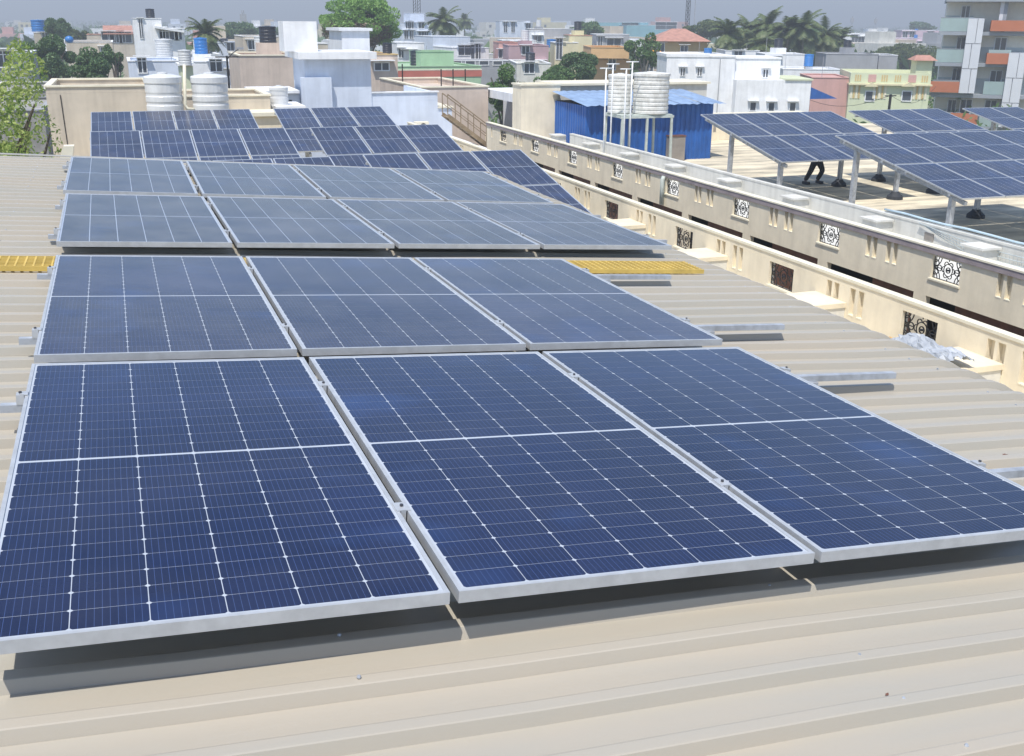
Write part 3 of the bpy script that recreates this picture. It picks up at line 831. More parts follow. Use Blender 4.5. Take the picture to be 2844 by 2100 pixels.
# pinkish block and brown stairs
house('pinkish_block', 'pinkish beige building behind the brown steel stairs', 12.1, 15.2, 46, 8, 8.32, 'pinkbeige', par=0.3, coping='cream_edge', cat='building')
for i, px in enumerate((1117, 1225, 1258, 1292)):
    a = at(px, 178 if i == 0 else 192, 50)
    MB().tube([(a.x, 50, 8.0), (a.x, 50, a.z)], 0.03, 6).build('wire_post', MT['iron'], label='thin wire post on the pale roof behind the tower, %s' % ('leftmost of four', 'second of four', 'third of four', 'rightmost of four')[i], cat='post', group='wire posts')
house('low_white_roof', 'low whitish roof at the foot of the brown steel stairs', 9.8, 12.85, 38.0, 7.8, 6.25, 'white', par=0.0, cat='building')
st = empty('steel_stairs', (12.0, 41, 6.0), 'brown steel stairs with rails going down from the white wing', 'stairs')
A = Vector((-0.35, 0, 1.55)); B = Vector((1.75, 0, 0.02))
for dy in (0, -0.75):
    MB().bar(A + Vector((0, dy, 0)), B + Vector((0, dy, 0)), 0.05, 0.16).build('stringer', MT['stairsteel'], st)
    MB().bar(A + Vector((0, dy, 0.8)), B + Vector((0, dy, 0.8)), 0.04, 0.04).build('handrail', MT['stairsteel'], st)
    MB().bar(A + Vector((0, dy, 0.42)), B + Vector((0, dy, 0.42)), 0.025, 0.025).build('midrail', MT['stairsteel'], st)
    for k in range(5):
        q = A.lerp(B, k / 4)
        MB().bar(q + Vector((0, dy, 0)), q + Vector((0, dy, 0.8)), 0.03).build('baluster', MT['stairsteel'], st)
for k in range(10):
    q = A.lerp(B, (k + 0.5) / 10)
    MB().box(q.x - 0.11, q.x + 0.11, -0.72, -0.03, q.z - 0.01, q.z + 0.02).build('tread', MT['stairsteel'], st)

# white canopy building at the end of the far parapet
r = empty('canopy_house', (12.4, 44, 0), 'white flat canopy roof over a dark grille window left of the cream block', 'house')
MB().box(4.2, 7.0, 0, 4, 0, 7.8).build('wall', MT['white'], r)
MB().box(2.9, 7.1, -1.2, 3.2, 7.802, 8.15).build('canopy', MT['white'], r)
MB().box(3.2, 3.4, -0.9, -0.7, 0, 7.8).build('column', MT['white'], r)
MB().box(4.6, 5.6, -0.03, -0.002, 5.8, 7.5).build('grille_window', MT['brown'], r)
# cream block at the end of the mauve-cornice parapet
r = house('cream_block', 'tall cream block left of the blue sheet shed', 13.65, 15.2, 37.45, 0.95, 8.86, 'cream', par=0.12, coping='cream_edge', cat='building')
MB().box(1.552, 8, .5, 2.6, 0, 8.75).build('rear_wing', MT['offwhite'], r)
MB().box(1.553, 8.1, .4, 2.7, 8.752, 8.83).build('rear_slab', MT['cream_edge'], r)

# blue sheet shed
r = empty('blue_shed', (15.0, 34.5, 6.305), 'blue corrugated sheet shed with a faded sloping roof on the right-hand roof', 'shed')
def corr(a, b, z0, z1, n, depth, nrm):
    m = MB(); a = Vector(a); b = Vector(b); nr = Vector(nrm)
    pts = []
    for i in range(n):
        for f_, d in ((0, 0), (0.35, 0), (0.5, 1), (0.85, 1)):
            pts.append(a.lerp(b, (i + f_) / n) + nr * depth * d)
    pts.append(b)
    for p in pts:
        m.v.append((p.x, p.y, z0)); m.v.append((p.x, p.y, z1))
    for i in range(len(pts) - 1): m.f.append((2*i, 2*i+2, 2*i+3, 2*i+1))
    return m
def sheet_panels(a, b, z0, z1, k, nm='wall_sheet', mt='blue', nrm=(0, -1, 0)):
    a = Vector(a); b = Vector(b)
    for i in range(k):
        corr(a.lerp(b, i / k), a.lerp(b, (i + 1) / k), z0, z1 + 0.003 * i, 5, 0.03, nrm).build(nm, MT[mt], r)
sheet_panels((0, 0, 0), (5.0, 0, 0), 0, 2.0, 5)
sheet_panels((0, 3.2, 0), (0, 0, 0), 0, 1.95, 3, nrm=(-1, 0, 0))
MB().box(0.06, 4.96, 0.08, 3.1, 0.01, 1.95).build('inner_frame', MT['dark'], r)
for i in range(6):
    xa, xb = -0.15 + i * 0.91, -0.15 + (i + 1) * 0.91
    m = MB()
    n = 6
    for j in range(n + 1):
        xx = xa + (xb - xa) * j / n; dz = 0.025 * (j % 2)
        m.v.append((xx, -0.40, 1.99 + dz - 0.03 * random.random())); m.v.append((xx, 2.9, 2.28 + dz))
    for j in range(n): m.f.append((2*j, 2*j+2, 2*j+3, 2*j+1))
    m.build('roof_sheet', MT['blueroof'], r)
MB().box(-0.55, -0.05, 3.25, 3.35, 0.7, 2.2).build('grey_flap', MT['grey'], r)
dd = empty('grey_door_board', (18.1, 34.1, 6.305), 'grey-brown board standing against the blue shed under the tank stand', 'board')
MB().box(0, 0.62, 0, 0.28, 0, 0.86).build('board', MT['door'], dd)
MB().box(-0.02, 0.64, -0.02, 0.3, 0.861, 0.90).build('top_edge', MT['brown'], dd)

# tank stand with two tanks and pipes
zt = at(1865, 318, 33).z
xa, xb = at(1690, 318, 33).x, at(1866, 318, 32).x
st = empty('tank_stand', ((xa + xb) / 2, 32.5, 6.305), 'pale green steel stand carrying two stained white tanks', 'stand')
hx = (xb - xa) / 2; ht = zt - 6.305
for sx in (-1, 0, 1):
    for yy in (-0.55, 0.75):
        MB().bar((sx * hx, yy, 0.01), (sx * hx * 0.97, yy, ht), 0.07).build('leg', MT['stand'], st)
for yy in (-0.55, 0.75): MB().bar((-hx - .04, yy, ht + 0.03), (hx + .04, yy, ht + 0.03), 0.08, 0.07).build('beam', MT['stand'], st)
for sx in (-1, 0, 1): MB().bar((sx * hx, -0.5, ht + 0.03), (sx * hx, 0.7, ht + 0.03), 0.06, 0.06).build('cross_beam', MT['stand'], st)
MB().box(-hx, hx, -0.55, 0.75, ht + 0.07, ht + 0.10).build('deck', MT['stand'], st)
cxs = (xa + xb) / 2
MT['tank_stain'] = mat('stained_tank_plastic', (0.74, 0.74, 0.71), 0.5, 0.1, 5, col2=(0.50, 0.49, 0.45))
h_ = at(1800, 208, 32.5).z - zt
water_tank(cxs + 0.34, 32.45, zt + 0.11, 0.60, h_, MT['tank_stain'], 'larger stained white tank on the pale green stand', 8)
water_tank(cxs - 0.58, 32.9, zt + 0.11, 0.40, h_ * 0.95, MT['tank_stain'], 'smaller stained white tank at the left of the pale green stand', 8)
for i, (px, pt, pb) in enumerate(((1684, 190, 405), (1703, 178, 400), (1740, 192, 410), (1757, 172, 410))):
    a = at(px, pt, 31.9)
    x_ = a.x
    m = MB().tube([(x_, 31.9, 6.31), (x_, 31.9, a.z)], 0.026, 6)
    m.tube([(x_ - 0.22, 31.9, a.z), (x_ + 0.22, 31.9, a.z)], 0.022, 6)
    m.build('vent_pipe', MT['pipe'], smooth=True, label='thin white pipe with a T top beside the stained tanks, %s' % ('leftmost', 'second from left', 'third from left', 'nearest the tanks')[i], cat='pipe', group='white pipes at the tank stand')

# parapet with slots behind the shed
parapet(20.3, 20.45, 35.2, 35.21 + 0.02, 6.3, 6.32, [], [], 'thin cream kerb right of the blue shed', 'kerb')
r = house('far_cream_parapet', 'cream low parapet with narrow slots right of the blue shed', 20.2, 27.5, 40.0, 0.18, 7.3, 'cream', par=0, z0=6.31, cat='wall', coping='cream_edge')
for i in range(8):
    MB().box(0.5 + i * 0.85, 0.62 + i * 0.85, -0.012, -0.001, 0.35, 0.78).build('slot', MT['door'], r)

# ------------------------------------------------------------------ person under the raised panels
def skin_mesh(name, verts, edges, radii, root, mt, parent, sub=2):
    me = bpy.data.meshes.new(name)
    me.from_pydata([Vector(v) for v in verts], edges, [])
    o = bpy.data.objects.new(name, me); COL.objects.link(o); o.parent = parent
    me.materials.append(mt)
    md = o.modifiers.new('skin', 'SKIN')
    for i, rr in enumerate(radii):
        me.skin_vertices[0].data[i].radius = (rr, rr) if not isinstance(rr, tuple) else rr
    me.skin_vertices[0].data[root].use_root = True
    s_ = o.modifiers.new('sub', 'SUBSURF'); s_.levels = sub; s_.render_levels = sub
    return o
pr_ = empty('person', (19.95, 27.9, 6.31), 'person in dark trousers stepping sideways under the raised panels', 'person')
V = {'pel': (0, 0, .70), 'wa': (0, -.02, .88), 'ch': (0.02, -.06, 1.18), 'sh': (0.03, -.08, 1.32), 'nk': (.05, -.10, 1.42), 'hd': (.07, -.14, 1.53), 'hd2': (.08, -.15, 1.62),
     'hl': (-.10, 0, .64), 'kl': (-.22, -.03, .38), 'al': (-.36, .02, .09), 'fl': (-.40, -.12, .035), 'tl': (-.42, -.20, .03),
     'hr': (.10, 0, .64), 'kr': (.17, -.10, .39), 'ar': (.10, .05, .09), 'fr': (.11, -.09, .035), 'tr': (.12, -.17, .03),
     'sl': (-.17, -.06, 1.30), 'el': (-.27, -.16, 1.07), 'wl': (-.20, -.33, 1.18), 'ml': (-.18, -.40, 1.21),
     'sr': (.21, -.08, 1.30), 'er': (.33, -.16, 1.08), 'wr': (.30, -.34, 1.20), 'mr': (.28, -.41, 1.23)}
E_ = [('pel','wa'),('wa','ch'),('ch','sh'),('sh','nk'),('nk','hd'),('hd','hd2'),('pel','hl'),('hl','kl'),('kl','al'),('al','fl'),('fl','tl'),('pel','hr'),('hr','kr'),('kr','ar'),('ar','fr'),('fr','tr'),
      ('sh','sl'),('sl','el'),('el','wl'),('wl','ml'),('sh','sr'),('sr','er'),('er','wr'),('wr','mr')]
Rr = {'pel': .10,'wa': .10,'ch': .125,'sh': .09,'nk': .05,'hd': .085,'hd2': .07,'hl': .075,'kl': .052,'al': .036,'fl': .035,'tl': .028,'hr': .075,'kr': .052,'ar': .036,'fr': .035,'tr': .028,
      'sl': .05,'el': .038,'wl': .026,'ml': .028,'sr': .05,'er': .038,'wr': .026,'mr': .028}
ks = list(V)
skin_mesh('body', [V[k] for k in ks], [(ks.index(a), ks.index(b)) for a, b in E_], [Rr[k] for k in ks], 0, MT['skin'], pr_)
def sub_skin(name, keys, mt, extra):
    kk = [k for k in ks if k in keys]
    return skin_mesh(name, [V[k] for k in kk], [(kk.index(a), kk.index(b)) for a, b in E_ if a in kk and b in kk], [Rr[k] + extra for k in kk], 0, mt, pr_)
sub_skin('trousers', ('pel', 'wa', 'hl', 'kl', 'al', 'hr', 'kr', 'ar'), MT['trouser'], 0.034)
sub_skin('shirt', ('wa', 'ch', 'sh', 'sl', 'el', 'sr', 'er'), MT['shirt'], 0.018)
MB().lathe([(.09, 0), (.098, .05), (.06, .11), (.01, .125)], (.075, -.135, 1.56), 14).build('hair', MT['hair'], pr_, smooth=True)
for s_, k in (('l', 'fl'), ('r', 'fr')):
    v = V[k]; MB().box(v[0] - .05, v[0] + .05, v[1] - .12, v[1] + .16, 0.0, .075).build('shoe', MT['grate_dark'], pr_)

# ================================================================== TREES
def cards(name, C_, size, mt, parent, squash=0.8):
    """many small leaf quads as one mesh: C_ centres (n,3)"""
    n = len(C_)
    u = rng.normal(size=(n, 3)); u /= np.linalg.norm(u, axis=1)[:, None]
    a = rng.normal(size=(n, 3)); v = np.cross(u, a); v /= np.linalg.norm(v, axis=1)[:, None]
    s = size * rng.uniform(0.6, 1.3, (n, 1))
    P = np.stack([C_ - u * s, C_ + v * s * 0.45, C_ + u * s, C_ - v * s * 0.45], 1).reshape(-1, 3)
    me = bpy.data.meshes.new(name)
    me.vertices.add(4 * n); me.vertices.foreach_set('co', P.ravel().astype(np.float32))
    me.loops.add(4 * n); me.loops.foreach_set('vertex_index', np.arange(4 * n, dtype=np.int32))
    me.polygons.add(n)
    me.polygons.foreach_set('loop_start', np.arange(0, 4 * n, 4, dtype=np.int32))
    me.update(calc_edges=True)
    me.materials.append(mt)
    o = bpy.data.objects.new(name, me); COL.objects.link(o)
    if parent is not None: o.parent = parent
    return o
def crown_pts(n, R, nb, blob=0.38, flat=0.8, gap=0.25):
    R = np.array(R)
    out = []
    cs = []
    while len(cs) < nb:
        q = rng.uniform(-1, 1, 3)
        l = np.linalg.norm(q)
        if 0.25 < l < 0.92: cs.append(q)
    for c in cs:
        k = int(n / nb * rng.uniform(0.5, 1.5))
        d = rng.normal(size=(k, 3)); d /= np.linalg.norm(d, axis=1)[:, None]
        rr = rng.uniform(0.55, 1.0, (k, 1)) ** 0.5
        out.append((c + d * rr * blob * rng.uniform(0.6, 1.25)) * R)
    return np.concatenate(out)
def tree(name, label, base, h, R, cz, kinds='dark', n=3500, nb=22, size=None, trunk='bark', group=None, lean=(0, 0), blob=0.38, mix=None):
    r = empty(name, base, label, 'tree', group)
    top = Vector((lean[0], lean[1], cz))
    tr = 0.035 * h ** 0.9 * 0.9
    m = MB().tube([(0, 0, 0), (lean[0] * .3, lean[1] * .3, cz * 0.35), (lean[0] * .7, lean[1] * .7, cz * 0.75), tuple(top)], [tr, tr * .8, tr * .6, tr * .3], 8)
    for k in range(8):
        a = k * 2.4; e = Vector((R[0] * 0.7 * math.cos(a), R[1] * 0.7 * math.sin(a), R[2] * (0.1 + 0.5 * ((k * 37) % 10) / 10))) + top
        s0 = Vector((lean[0] * .6, lean[1] * .6, cz * (0.55 + 0.05 * k)))
        m.tube([tuple(s0), tuple(s0.lerp(e, .5) + Vector((0, 0, .1 * R[2]))), tuple(e)], [tr * .4, tr * .25, tr * .08], 6)
    m.build('trunk', MT[trunk], r)
    size = size or 0.16
    pts = crown_pts(n, R, nb, blob) + np.array(top)
    cards('crown', pts, size, LF[kinds], r)
    if mix:
        pts = crown_pts(int(n * 0.35), (R[0] * .8, R[1] * .8, R[2] * .6), nb) + np.array(top) + np.array([0, 0, -R[2] * .35])
        cards('inner_twigs', pts, size * 1.1, LF[mix], r)
    return r
def palm_mesh(seed):
    rr = random.Random(seed)
    V_, F_ = [], []
    for k in range(44):
        az = k * 2.399 + rr.uniform(-.2, .2); el = math.radians(rr.uniform(-25, 75)); L_ = rr.uniform(2.6, 3.4)
        p = Vector((0, 0, 0)); d = Vector((math.cos(az) * math.cos(el), math.sin(az) * math.cos(el), math.sin(el)))
        side = Vector((-math.sin(az), math.cos(az), 0)); prev = p.copy()
        for i in range(12):
            d = (d + Vector((0, 0, -0.13))).normalized(); q = prev + d * (L_ / 12)
            upv = side.cross(d)
            ll = 0.9 * math.sin(math.pi * (0.12 + 0.85 * i / 12)) + 0.1
            for s in (-1, 1):
                for f_ in (0.0, 0.33, 0.66):
                    c = prev.lerp(q, f_)
                    tip = c + side * s * ll * 0.8 + d * ll * 0.45 + Vector((0, 0, -0.28 * ll)) + upv * rr.uniform(-.1, .1)
                    b = len(V_)
                    V_.extend([tuple(c), tuple(c + d * 0.13), tuple(tip)]); F_.append((b, b + 1, b + 2))
            b = len(V_)
            V_.extend([tuple(prev - side * .03), tuple(prev + side * .03), tuple(q + side * .025), tuple(q - side * .025)]); F_.append((b, b+1, b+2, b+3))
            prev = q
    m = MB(); m.v = V_; m.f = F_
    return m.mesh('crown', LF['palm'])
PALMS = [palm_mesh(i) for i in range(3)]
def palm(label, px, pc, Y, sc=1.0, idx=0, group='coconut palms'):
    c = at(px, pc, Y)
    r = empty('coconut_palm', (c.x, Y, 0), label, 'palm tree', group)
    ln = random.uniform(-.6, .6)
    MB().tube([(ln, 0, 0), (ln * .6, 0, c.z * .4), (0, 0, c.z)], [.22, .16, .12], 8).build('trunk', MT['palebark'], r)
    o = put(PALMS[idx % 3], 'crown', r, (0, 0, c.z), (0, 0, random.uniform(0, 6)))
    o.scale = (sc, sc, sc)
    MB().lathe([(.02, -.4), (.22, -.25), (.22, 0), (.05, .1)], (0, 0, c.z), 8).build('coconuts', MT['bark'], r)
    return r
def ptree(name, label, px, ptop, pbot, wpx, Y, kinds, n=3000, **kw):
    """tree whose crown spans ptop..pbot and wpx pixels at distance Y"""
    t = at(px, ptop, Y); b = at(px, pbot, Y); l = at(px - wpx / 2, ptop, Y); rr = at(px + wpx / 2, ptop, Y)
    Rz = max(0.8, (t.z - b.z) / 2); Rx = (rr.x - l.x) / 2; cz = (t.z + b.z) / 2
    if cz < Rz * .8: cz = Rz * .8
    x = at(px, (ptop + pbot) / 2, Y).x
    sz = kw.pop('size', 0.0015 * Y); n = int(n * 2.2)
    return tree(name, label, (x, Y, 0), cz + Rz, (Rx, Rx, Rz), cz, kinds, n, size=sz, **kw)

# near left tree
r = tree('roadside_tree', 'yellow-green roadside tree with loose leafy branches at the left picture edge', (at(-40, 250, 27).x, 27, 0), 11, (1.75, 2.2, 2.7), 8.25, 'yellow', n=13000, nb=46, size=0.058, blob=0.21)
ptree('shade_tree', 'dark round tree behind the roadside tree, left of the blue ball tank', 145, 100, 220, 135, 92, 'dark', 4500)
ptree('shade_tree', 'dark bushy tree behind the top of the long beige block', 262, 140, 225, 130, 80, 'dark', 4500)
ptree('shade_tree', 'small dark tree against the horizon at upper left', 160, 48, 110, 80, 150, 'dark', 3000)
ptree('shade_tree', 'pale dull tree between the two beige houses at left', 216, 78, 116, 60, 170, 'olive', 2000)
ptree('shade_tree', 'thin dark tree leaning on the white house with black tank', 318, 120, 195, 55, 90, 'dark', 1500, nb=12)
ptree('rain_tree', 'big bright green rounded tree rising above the white tower', 1002, -8, 130, 222, 105, 'bright', 15000, nb=80, mix='brown', blob=0.25, size=0.13)
ptree('grove_tree', 'dense green tree behind the left part of the palm grove', 2060, 75, 165, 120, 140, 'dark', 4000)
ptree('grove_tree', 'dense green tree behind the right part of the palm grove', 2215, 78, 168, 150, 142, 'mid', 4500)
ptree('lane_tree', 'green bushy tree right of the green and red terrace', 1400, 185, 300, 110, 62, 'mid', 4000)
ptree('garden_tree', 'dense dark green round tree left of the orange terrace house', 1612, 143, 230, 100, 85, 'dark', 5000)
ptree('garden_tree', 'low green bushes beside the dense round tree', 1540, 196, 235, 90, 84, 'mid', 2500)
ptree('broadleaf_tree', 'thin tree with rounded leaf clumps before the orange roof', 1790, 92, 200, 95, 95, 'mid', 2600, nb=13, trunk='palebark', blob=0.3)
ptree('far_tree', 'round far tree with pale foliage before the teal building', 1625, 61, 105, 78, 190, 'mid', 2500)
ptree('far_tree', 'pale green tree left of the coconut palms', 1955, 58, 110, 95, 170, 'olive', 3000)
ptree('far_tree', 'wide bright scrub tree left of the apartment block', 2530, 125, 192, 160, 150, 'olive', 5000, nb=30)
ptree('far_tree', 'dark scrub mass under the palms at right', 2290, 110, 180, 110, 135, 'dark', 4000)
ptree('far_tree', 'dark tree line clump left of the centre', 800, 68, 100, 75, 260, 'dark', 2500)
ptree('far_tree', 'dark treetops behind the feathery palm at left', 668, 62, 112, 130, 210, 'dark', 3500)
ptree('far_tree', 'dark small treetops above the pink houses at far right', 2560, 62, 84, 55, 330, 'dark', 1500)
palm('single coconut palm with drooping leaves left of the beige block', 572, 95, 118, 0.78, 0)
palm('tall feathery palm beside the pale white tower with antenna', 1232, 62, 150, 1.0, 1)
palm('small far palm right of the feathery palm', 1290, 58, 230, 0.8, 2)
for i, (px, pc, Y, sc, lb) in enumerate(((2025, 96, 118, .95, 'coconut palm, leftmost of the big grove behind the white house'), (2080, 85, 128, .95, 'coconut palm, second from left in the big grove'), (2132, 75, 125, 1.05, 'yellowish coconut palm in the middle of the big grove'),
        (2190, 92, 120, 1.0, 'coconut palm right of the yellowish one in the grove'), (2232, 80, 118, 1.05, 'tallest coconut palm of the big grove'), (2290, 100, 122, 1.0, 'coconut palm at the right of the big grove'), (2330, 112, 128, .85, 'small coconut palm at the right end of the grove'),
        (2110, 125, 112, .8, 'low coconut palm under the middle of the grove'))):
    palm(lb, px, pc, Y, sc, i)

# ================================================================== TOWN
# left side
hpx('beige_house', 'beige flat-roofed house with a blue ball tank, upper left', 183, 312, 116, 120, 10, 'beige', [(289, 141, .7, .8)])
p = at(194, 118, 119); MB().lathe([(.1, 0), (.32, .1), (.42, .33), (.32, .58), (.1, .68)], (0, 0, 0), 16).build('ball_tank', MT['tank_blue'], smooth=True, label='round bright blue tank on the beige house at upper left', cat='tank').location = (p.x, 118.5, p.z - .05)
hpx('beige_house', 'small beige house under the blue tank pole at far upper left', 93, 150, 90, 160, 10, 'beige', [(125, 98, .8, .8)])
p = at(108, 88, 158); water_tank(p.x, 158, p.z, .85, 1.5, MT['tank_blue'], 'blue tank on a raised roof at far upper left', 4)
hpx('tiled_house', 'long house with an orange tiled roof left of the white tower house', 240, 372, 96, 150, 9, 'beige', [(300, 103, 1.6, 1.4), (322, 104, 1.6, 1.4), (348, 104, 1.6, 1.4)], coping='tile')
a, b = at(286, 93, 150), at(370, 93, 150)
MB().add([(a.x, 149.5, a.z), (b.x, 149.5, b.z), (b.x, 155, b.z + .95), (a.x, 155, a.z + .95), (a.x, 149.5, a.z - .1), (b.x, 149.5, b.z - .1), (b.x, 155, b.z + .8), (a.x, 155, a.z + .8)], [(0,1,2,3),(4,7,6,5),(0,4,5,1),(2,6,7,3),(0,3,7,4),(1,5,6,2)]).build('tiled_roof', MT['tile'], label='sloping orange tiled canopy above the long house', cat='roof')
# white tower house with black tank
hpx('white_house', 'white house with a tall square stair tower carrying a black tank', 368, 447, 50, 98, 5, 'white', [(392, 80, .35, 1.6)], par=.2)
hpx('white_house', 'white wing with dark openings right of the tall stair tower', 447, 512, 86, 98, 6, 'white', [(440+12, 97, .5, 1.1), (470, 97, 1.6, .9), (495, 97, .7, .9)], par=.1)
a = at(430, 72, 97); b = at(512, 85, 97)
MB().add([(a.x, 97.3, a.z), (b.x, 97.3, b.z), (b.x, 103, b.z), (a.x, 103, a.z), (a.x, 97.3, a.z - .18), (b.x, 97.3, b.z - .18), (b.x, 103, b.z - .18), (a.x, 103, a.z - .18)], [(0,1,2,3),(4,7,6,5),(0,4,5,1),(2,6,7,3),(0,3,7,4),(1,5,6,2)]).build('sloping_slab', MT['white'], label='white sloping roof slab beside the tall stair tower', cat='roof')
p = at(418, 50, 99); water_tank(p.x, 99, p.z, .36, .75, MT['tank_black'], 'black tank on top of the tall white stair tower', 4)
p = at(458, 158, 76); water_tank(p.x, 76, p.z, .55, 1.15, MT['tank_white'], 'white tank on legs right below the tall white stair tower', 6)
p = at(515, 182, 60); water_tank(p.x, 60, p.z, .33, .8, MT['tank_white'], 'cream tank on a green pillar behind the ribbed tanks', 5)
house('green_pillar_house', 'pale green stair pillar behind the ribbed tanks', at(500, 190, 60).x, at(536, 190, 60).x, 60, 2, at(515, 183, 60).z, 'lime', par=0)
hpx('white_low_house', 'low white house with a rail fence left of the ribbed tanks', 355, 500, 168, 74, 7, 'bluewhite', [(395, 182, .6, 1.0)], par=.3)
hpx('white_low_house', 'white low house behind the ribbed tanks and street lamp', 505, 672, 170, 78, 8, 'white', [(652, 203, 1.0, .5), (600, 182, .9, .9)], par=.3)
hpx('white_far_house', 'plain white house left of the beige block', 603, 676, 118, 130, 8, 'bluewhite', [(640, 130, .9, 1)], par=.4)
hpx('white_far_house', 'cream white house with roof tanks behind the beige block', 674, 780, 100, 118, 9, 'beige', [(700, 125, .9, 1)], par=.4)
p = at(728, 142, 92); water_tank(p.x, 92, p.z, .6, 1.2, MT['tank_white'], 'white tank behind the top of the beige block', 6)
hpx('white_far_house', 'white house with a turquoise roof strip left of the tower', 776, 840, 116, 125, 9, 'white', [(800, 128, 1, 1)], coping='teal')
hpx('beige_block_house', 'square beige rendered house left of the bluish white tower', 664, 836, 152, 58, 6, 'pinkbeige', [], par=.15, coping='cream_edge')
# street lamp
p = at(637, 250, 50)
r = empty('street_lamp', (p.x, 50, 0), 'dark street lamp with a short arm behind the ribbed tanks', 'street lamp')
pz = at(637, 155, 50).z
MB().tube([(0, 0, 0), (0, 0, pz)], [.07, .045], 8).build('pole', MT['iron'], r)
MB().tube([(0, 0, pz - .15), (.25, 0, pz + .1), (.55, 0, pz + .3)], .025, 6).build('arm', MT['iron'], r)
MB().box(.45, .75, -.08, .08, pz + .27, pz + .36).build('lamp_head', MT['grey'], r)
MB().bar((-.5, 0, pz - .05), (.5, 0, pz - .05), .05).build('cross_arm', MT['iron'], r)

# middle
hpx('lattice_house', 'pinkish house with a square lattice vent right of the bluish tower', 1028, 1104, 150, 66, 6, 'pinkbeige', [(1060, 185, 1.0, .55)], par=.15, coping='ochre')
p = at(1081, 148, 67); water_tank(p.x, 67.5, p.z, .30, .62, MT['tank_black'], 'dark blue tank on the house with the lattice vent', 4)
hpx('antenna_tower_house', 'pale white four-storey house with a centre tower and antenna', 1112, 1200, 62, 165, 8, 'bluewhite', [(1132, 70, .7, 1.1), (1143, 70, .7, 1.1), (1170, 70, 1, 1), (1128, 97, .7, 1.3), (1143, 97, .7, 1.3), (1170, 97, 1, 1), (1184, 96, .7, .9)], par=.5)
hpx('antenna_tower_house', 'square centre tower above the pale four-storey house', 1138, 1178, 36, 167, 4, 'bluewhite', [], par=.2)
for i, px in enumerate((1152, 1164)):
    a = at(px, 36, 168); b = at(px, -20, 168)
    m = MB()
    for dx in (-.2, .2): m.tube([(a.x + dx, 168, a.z), (a.x + dx, 168, b.z)], .05, 5)
    for k in range(6):
        zz = a.z + (b.z - a.z) * k / 6; m.bar((a.x - .2, 168, zz), (a.x + .2, 168, zz + .5), .04)
    m.build('antenna_mast', MT['iron'], label='%s thin antenna mast on the centre tower' % ('left', 'right')[i], cat='antenna')
hpx('white_house_mid', 'white house with small windows left of the mint green house', 1102, 1178, 118, 112, 8, 'white', [(1114, 148, .6, 1), (1135, 140, 1.4, .1)], par=.5)
hpx('white_house_mid', 'white and grey upper house behind the mint green house', 1202, 1306, 101, 135, 9, 'bluewhite', [(1215, 136, .7, .4), (1232, 136, .7, .4)], par=.5)
hpx('white_house_mid', 'long white terrace house with roof railing, centre', 1255, 1358, 132, 122, 8, 'white', [(1290, 140, 1.6, 1.2), (1318, 144, 1.0, 1.8), (1328, 144, .7, 1.8)], par=.3)
r = hpx('railing_terrace', 'white terrace with dark railing bays in front of the long white house', 1255, 1422, 168, 108, 5, 'grey', [], par=.1)
for i in range(4):
    a = at(1268 + i * 38, 175, 108)
    win(r, a.x - r.location.x, 0, a.z, 1.1, .5, shade=False, bars=False)
hpx('mint_house', 'mint green roof-top room on the green and red terrace', 1168, 1260, 142, 82, 3.5, 'green', [], par=.12, coping='green')
r = hpx('striped_terrace', 'terrace building with a mint green band over a brick red band', 1100, 1336, 183, 80, 9, 'green', [], par=.12, coping='green')
zz = at(1200, 196, 80).z; zb = at(1200, 214, 80).z
MB().box(-.05, at(1336, 190, 80).x - r.location.x + .05, -.04, -.001, zb, zz).build('red_band', MT['red'], r)
MB().box(-.05, at(1336, 190, 80).x - r.location.x + .05, -.05, -.001, zz + .01, zz + .09).build('cream_line', MT['cream_edge'], r)
hpx('mauve_house', 'mauve pink house right of the railed terrace', 1413, 1524, 126, 110, 9, 'pink', [(1460, 140, .9, 1), (1500, 182, 1, 1)], par=.3, coping='pink')
hpx('mauve_house', 'small house with a red sloping top left of the mauve house', 1385, 1440, 118, 118, 8, 'salmon', [(1395, 150, .9, 1)], par=.2, coping='tile')
hpx('bluish_house', 'bluish white house with tall narrow windows on the skyline', 1388, 1472, 58, 200, 10, 'bluewhite', [(1404, 76, .8, 2), (1425, 76, .8, 2), (1467, 76, 1, 1.5)], par=.4)
hpx('blue_shed_house', 'white house with bright blue sheet panels on its upper floor', 1472, 1600, 80, 180, 10, 'grey', [], par=.4)
a, b = at(1515, 93, 179.6), at(1592, 105, 179.6)
MB().box(a.x, b.x, 179.4, 179.8, b.z, a.z).build('sheet_screen', MT['blue'], label='bright blue sheet panel along the upper floor', cat='panel')
hpx('white_small_house', 'small white house before the blue sheet panels', 1470, 1512, 86, 165, 6, 'white', [(1493, 108, 1.4, 1)], par=.3)
p = at(1532, 132, 140); water_tank(p.x, 140, p.z, .7, 1.1, MT['tank_blue'], 'dull blue tank left of the pale yellow house', 4)
hpx('pale_yellow_house', 'pale yellow house with a tall narrow window', 1541, 1606, 118, 118, 6, 'paleyellow', [(1553, 136, .8, 2.4)], par=.2)
hpx('pale_yellow_house', 'pale yellow upper block with an orange roof strip', 1582, 1645, 98, 122, 8, 'paleyellow', [(1574, 127, .4, .4)], par=.2, coping='tile')
hpx('orange_house', 'orange-yellow terrace house with a jutting balcony band', 1650, 1750, 165, 100, 8, 'orange', [(1700, 178, .8, 1.2)], par=.1, coping='ochre')
hpx('orange_balcony', 'orange-yellow balcony band of the terrace house', 1642, 1748, 131, 99, 8, 'orange', [], par=.2, z0=at(1700, 162, 99).z, coping='orange', cat='balcony')
hpx('grey_house', 'grey house with a dark door above the orange terrace', 1657, 1748, 95, 150, 9, 'grey', [(1667, 116, .8, 1.6), (1705, 118, 2.2, 1.2)], par=.3)
